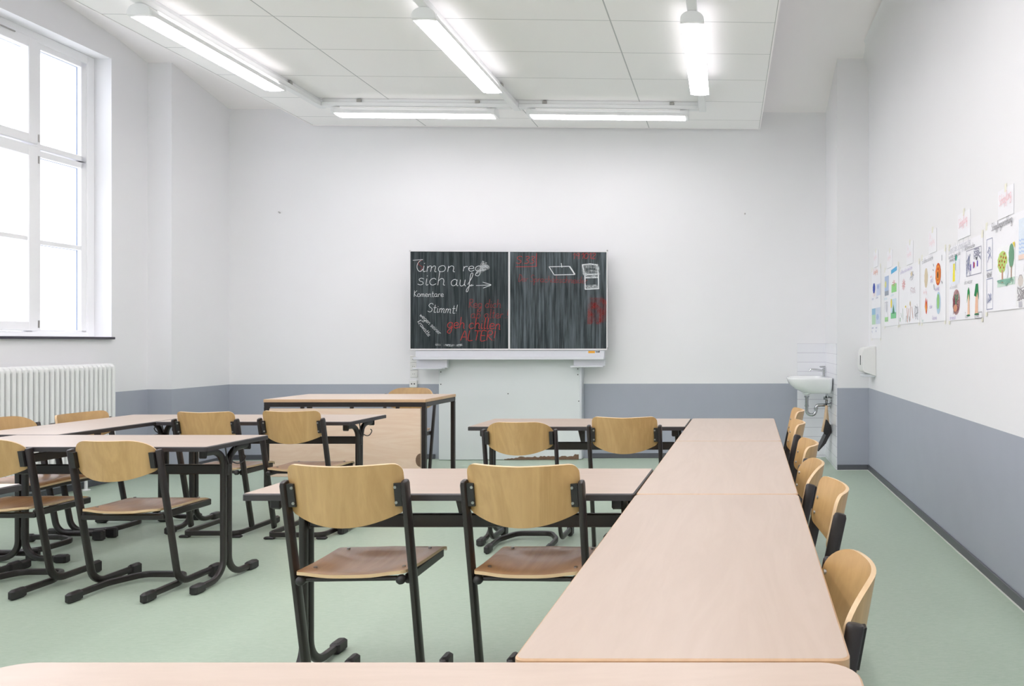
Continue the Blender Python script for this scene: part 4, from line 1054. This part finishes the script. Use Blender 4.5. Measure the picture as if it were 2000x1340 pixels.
poster('nearest poster, with an apple tree picture under a dark heading', 3.992, 3.36, 1.404, 1.86,
  [('d', ('l', rectl(.03, .16, .17, .52) + scrib(.05, .24, .14, .44, 4, 21), .004, (150, 156, 186))), ('d', ('l', rectl(.03, .62, .18, .97) + scrib(.05, .78, .15, .9, 5, 22), .004, (150, 156, 186))),
   ('d', ('r', .29, .30, .66, .74, (244, 246, 250)), ('r', .29, .66, .66, .74, (196, 220, 206)), ('e', .40, .47, .105, .12, (186, 214, 120)), ('e', .59, .43, .055, .13, (110, 156, 126)), ('r', .39, .56, .415, .70, (206, 150, 120)), ('r', .585, .54, .60, .70, (176, 140, 116)), ('e', .50, .58, .03, .08, (226, 232, 238)), ('p', [(.62, .30), (.66, .29), (.66, .36)], YE),
     ('l', [[(x, y), (x+.012, y+.012)] for x, y in ((.34, .45), (.37, .40), (.42, .42), (.45, .47), (.40, .50), (.36, .52), (.44, .38), (.47, .43), (.33, .49), (.43, .53), (.39, .45))], .012, (206, 96, 66)), ('l', scrib(.3, .66, .65, .74, 8, 23), .004, (130, 180, 160))),
   ('d', ('r', .73, .08, .99, .50, (222, 232, 244)), ('e', .92, .17, .09, .08, (246, 224, 110)), ('l', [wavy(.74, .98, y) for y in (.30, .34, .38, .42)], .006, (176, 200, 236)), ('r', .73, .45, .99, .50, (240, 214, 200))),
   ('d', ('r', .68, .66, .97, .98, (238, 238, 240)), ('e', .77, .72, .05, .06, (214, 206, 200)), ('l', scrib(.70, .76, .88, .92, 10, 24) + [[(.73, .70), (.75, .66), (.79, .66), (.81, .70)]], .004, (160, 156, 160)), ('r', .74, .93, .80, .99, (190, 190, 198)))],
  [('Schöpfungserzählung', .16, .085, .020, .74, -.02, (112, 110, 116), .005), ('Gott macht', .04, .58, .011, .8, 0, BK, .003), ('das Licht', .05, .605, .010, .8, 0, BK, .003), ('Engel', .84, .63, .026, .9, 0, (60, 60, 66), .006)])
TT = [('far left poster', 7.071, 6.858, 1.94, 2.09, 1), ('poster with the blue heading strip', 6.468, 6.264, 1.8745, 2.02, 1), ('poster with the violet heading', 5.765, 5.563, 1.832, 1.998, 2),
      ('poster with the orange ring', 5.131, 4.939, 1.843, 1.998, 2), ('poster with the palm trees', 4.479, 4.25, 1.852, 2.003, 1), ('nearest poster with the apple tree', 3.809, 3.60, 1.865, 2.010, 1)]
for i, (w_, a, b, c, d, rows) in enumerate(TT):
    col = (238, 168, 174) if i > 3 else (242, 200, 206)
    tx = [('Schöpfung', .14, .56, .026 if i > 3 else .022, .66, -.12, col, .004 if i > 3 else .003)] if rows == 1 else [('Die', .2, .36, .020, .8, -.05, col, .003), ('Schöpfung', .14, .66, .020, .72, -.08, col, .003)]
    t = poster('small white title sheet with pink handwriting taped above the %s' % w_, a, b, c, d, [], tx, True)
    t.rotation_euler[2] = TH
    if i > 3: pass

# ================================================================== CAMERA, WORLD, LAMPS
sc = bpy.context.scene
cam = bpy.data.cameras.new('camera'); co = bpy.data.objects.new('camera', cam); COL.objects.link(co)
co.location = (0, 0, CAM_H); co.rotation_euler = (PI/2, 0, 0)
cam.sensor_width = 36; cam.sensor_fit = 'HORIZONTAL'; cam.lens = 1475/2000*36
cam.shift_x = (1000-1464)/2000; cam.shift_y = (668-670)/2000
cam.clip_start = .05
sc.camera = co

w = bpy.data.worlds.new('overcast_sky'); sc.world = w; w.use_nodes = True
nt = w.node_tree; bg = nt.nodes['Background']
tc = nt.nodes.new('ShaderNodeTexCoord'); sx = nt.nodes.new('ShaderNodeSeparateXYZ'); rp = nt.nodes.new('ShaderNodeValToRGB')
nt.links.new(tc.outputs['Generated'], sx.inputs[0]); nt.links.new(sx.outputs[2], rp.inputs[0])
rp.color_ramp.elements[0].position = .0; rp.color_ramp.elements[0].color = (.93, .94, 1, 1)
rp.color_ramp.elements[1].position = .8; rp.color_ramp.elements[1].color = (.86, .90, 1, 1)
nt.links.new(rp.outputs[0], bg.inputs[0]); bg.inputs[1].default_value = 3.6

for i, (a, b) in enumerate(WINS):
    l = bpy.data.lights.new('window_portal', 'AREA'); l.shape = 'RECTANGLE'; l.size = b-a; l.size_y = Z1-Z0
    l.cycles.is_portal = True
    o = bpy.data.objects.new('window_portal', l); COL.objects.link(o)
    o.location = W(-5.80, (a+b)/2, (Z0+Z1)/2); o.rotation_euler = (PI/2, 0, TH-PI/2)
# unseen area lights added to light the rear half, standing in for further lamps
for u in (R_L, R_C, R_R):
    for v in (3.3, 1.0, -1.2):
        l = bpy.data.lights.new('unseen_fill_light', 'AREA'); l.shape = 'RECTANGLE'; l.size = .15; l.size_y = 1.45; l.energy = {3.3: 16.5, 1.0: 11, -1.2: 15}[v]; l.color = (1, .948, .985)
        o = bpy.data.objects.new('unseen_fill_light', l); COL.objects.link(o); o.location = W(u, v, 3.37); o.rotation_euler = (0, 0, TH)
        l2 = l.copy(); l2.energy = 10; o = bpy.data.objects.new('unseen_fill_light', l2); COL.objects.link(o); o.location = W(u, v, 3.46); o.rotation_euler = (PI, 0, TH)  # upward twin, added to brighten the ceiling
sc.view_settings.view_transform = 'Standard'; sc.view_settings.look = 'None'
sc.view_settings.exposure = 0.20; sc.view_settings.gamma = 1.12
sc.cycles.use_denoising = True
sc.cycles.max_bounces = 14; sc.cycles.diffuse_bounces = 10; sc.cycles.transparent_max_bounces = 12
sc.cycles.sample_clamp_indirect = 20.0
sc.cycles.caustics_reflective = False; sc.cycles.caustics_refractive = False
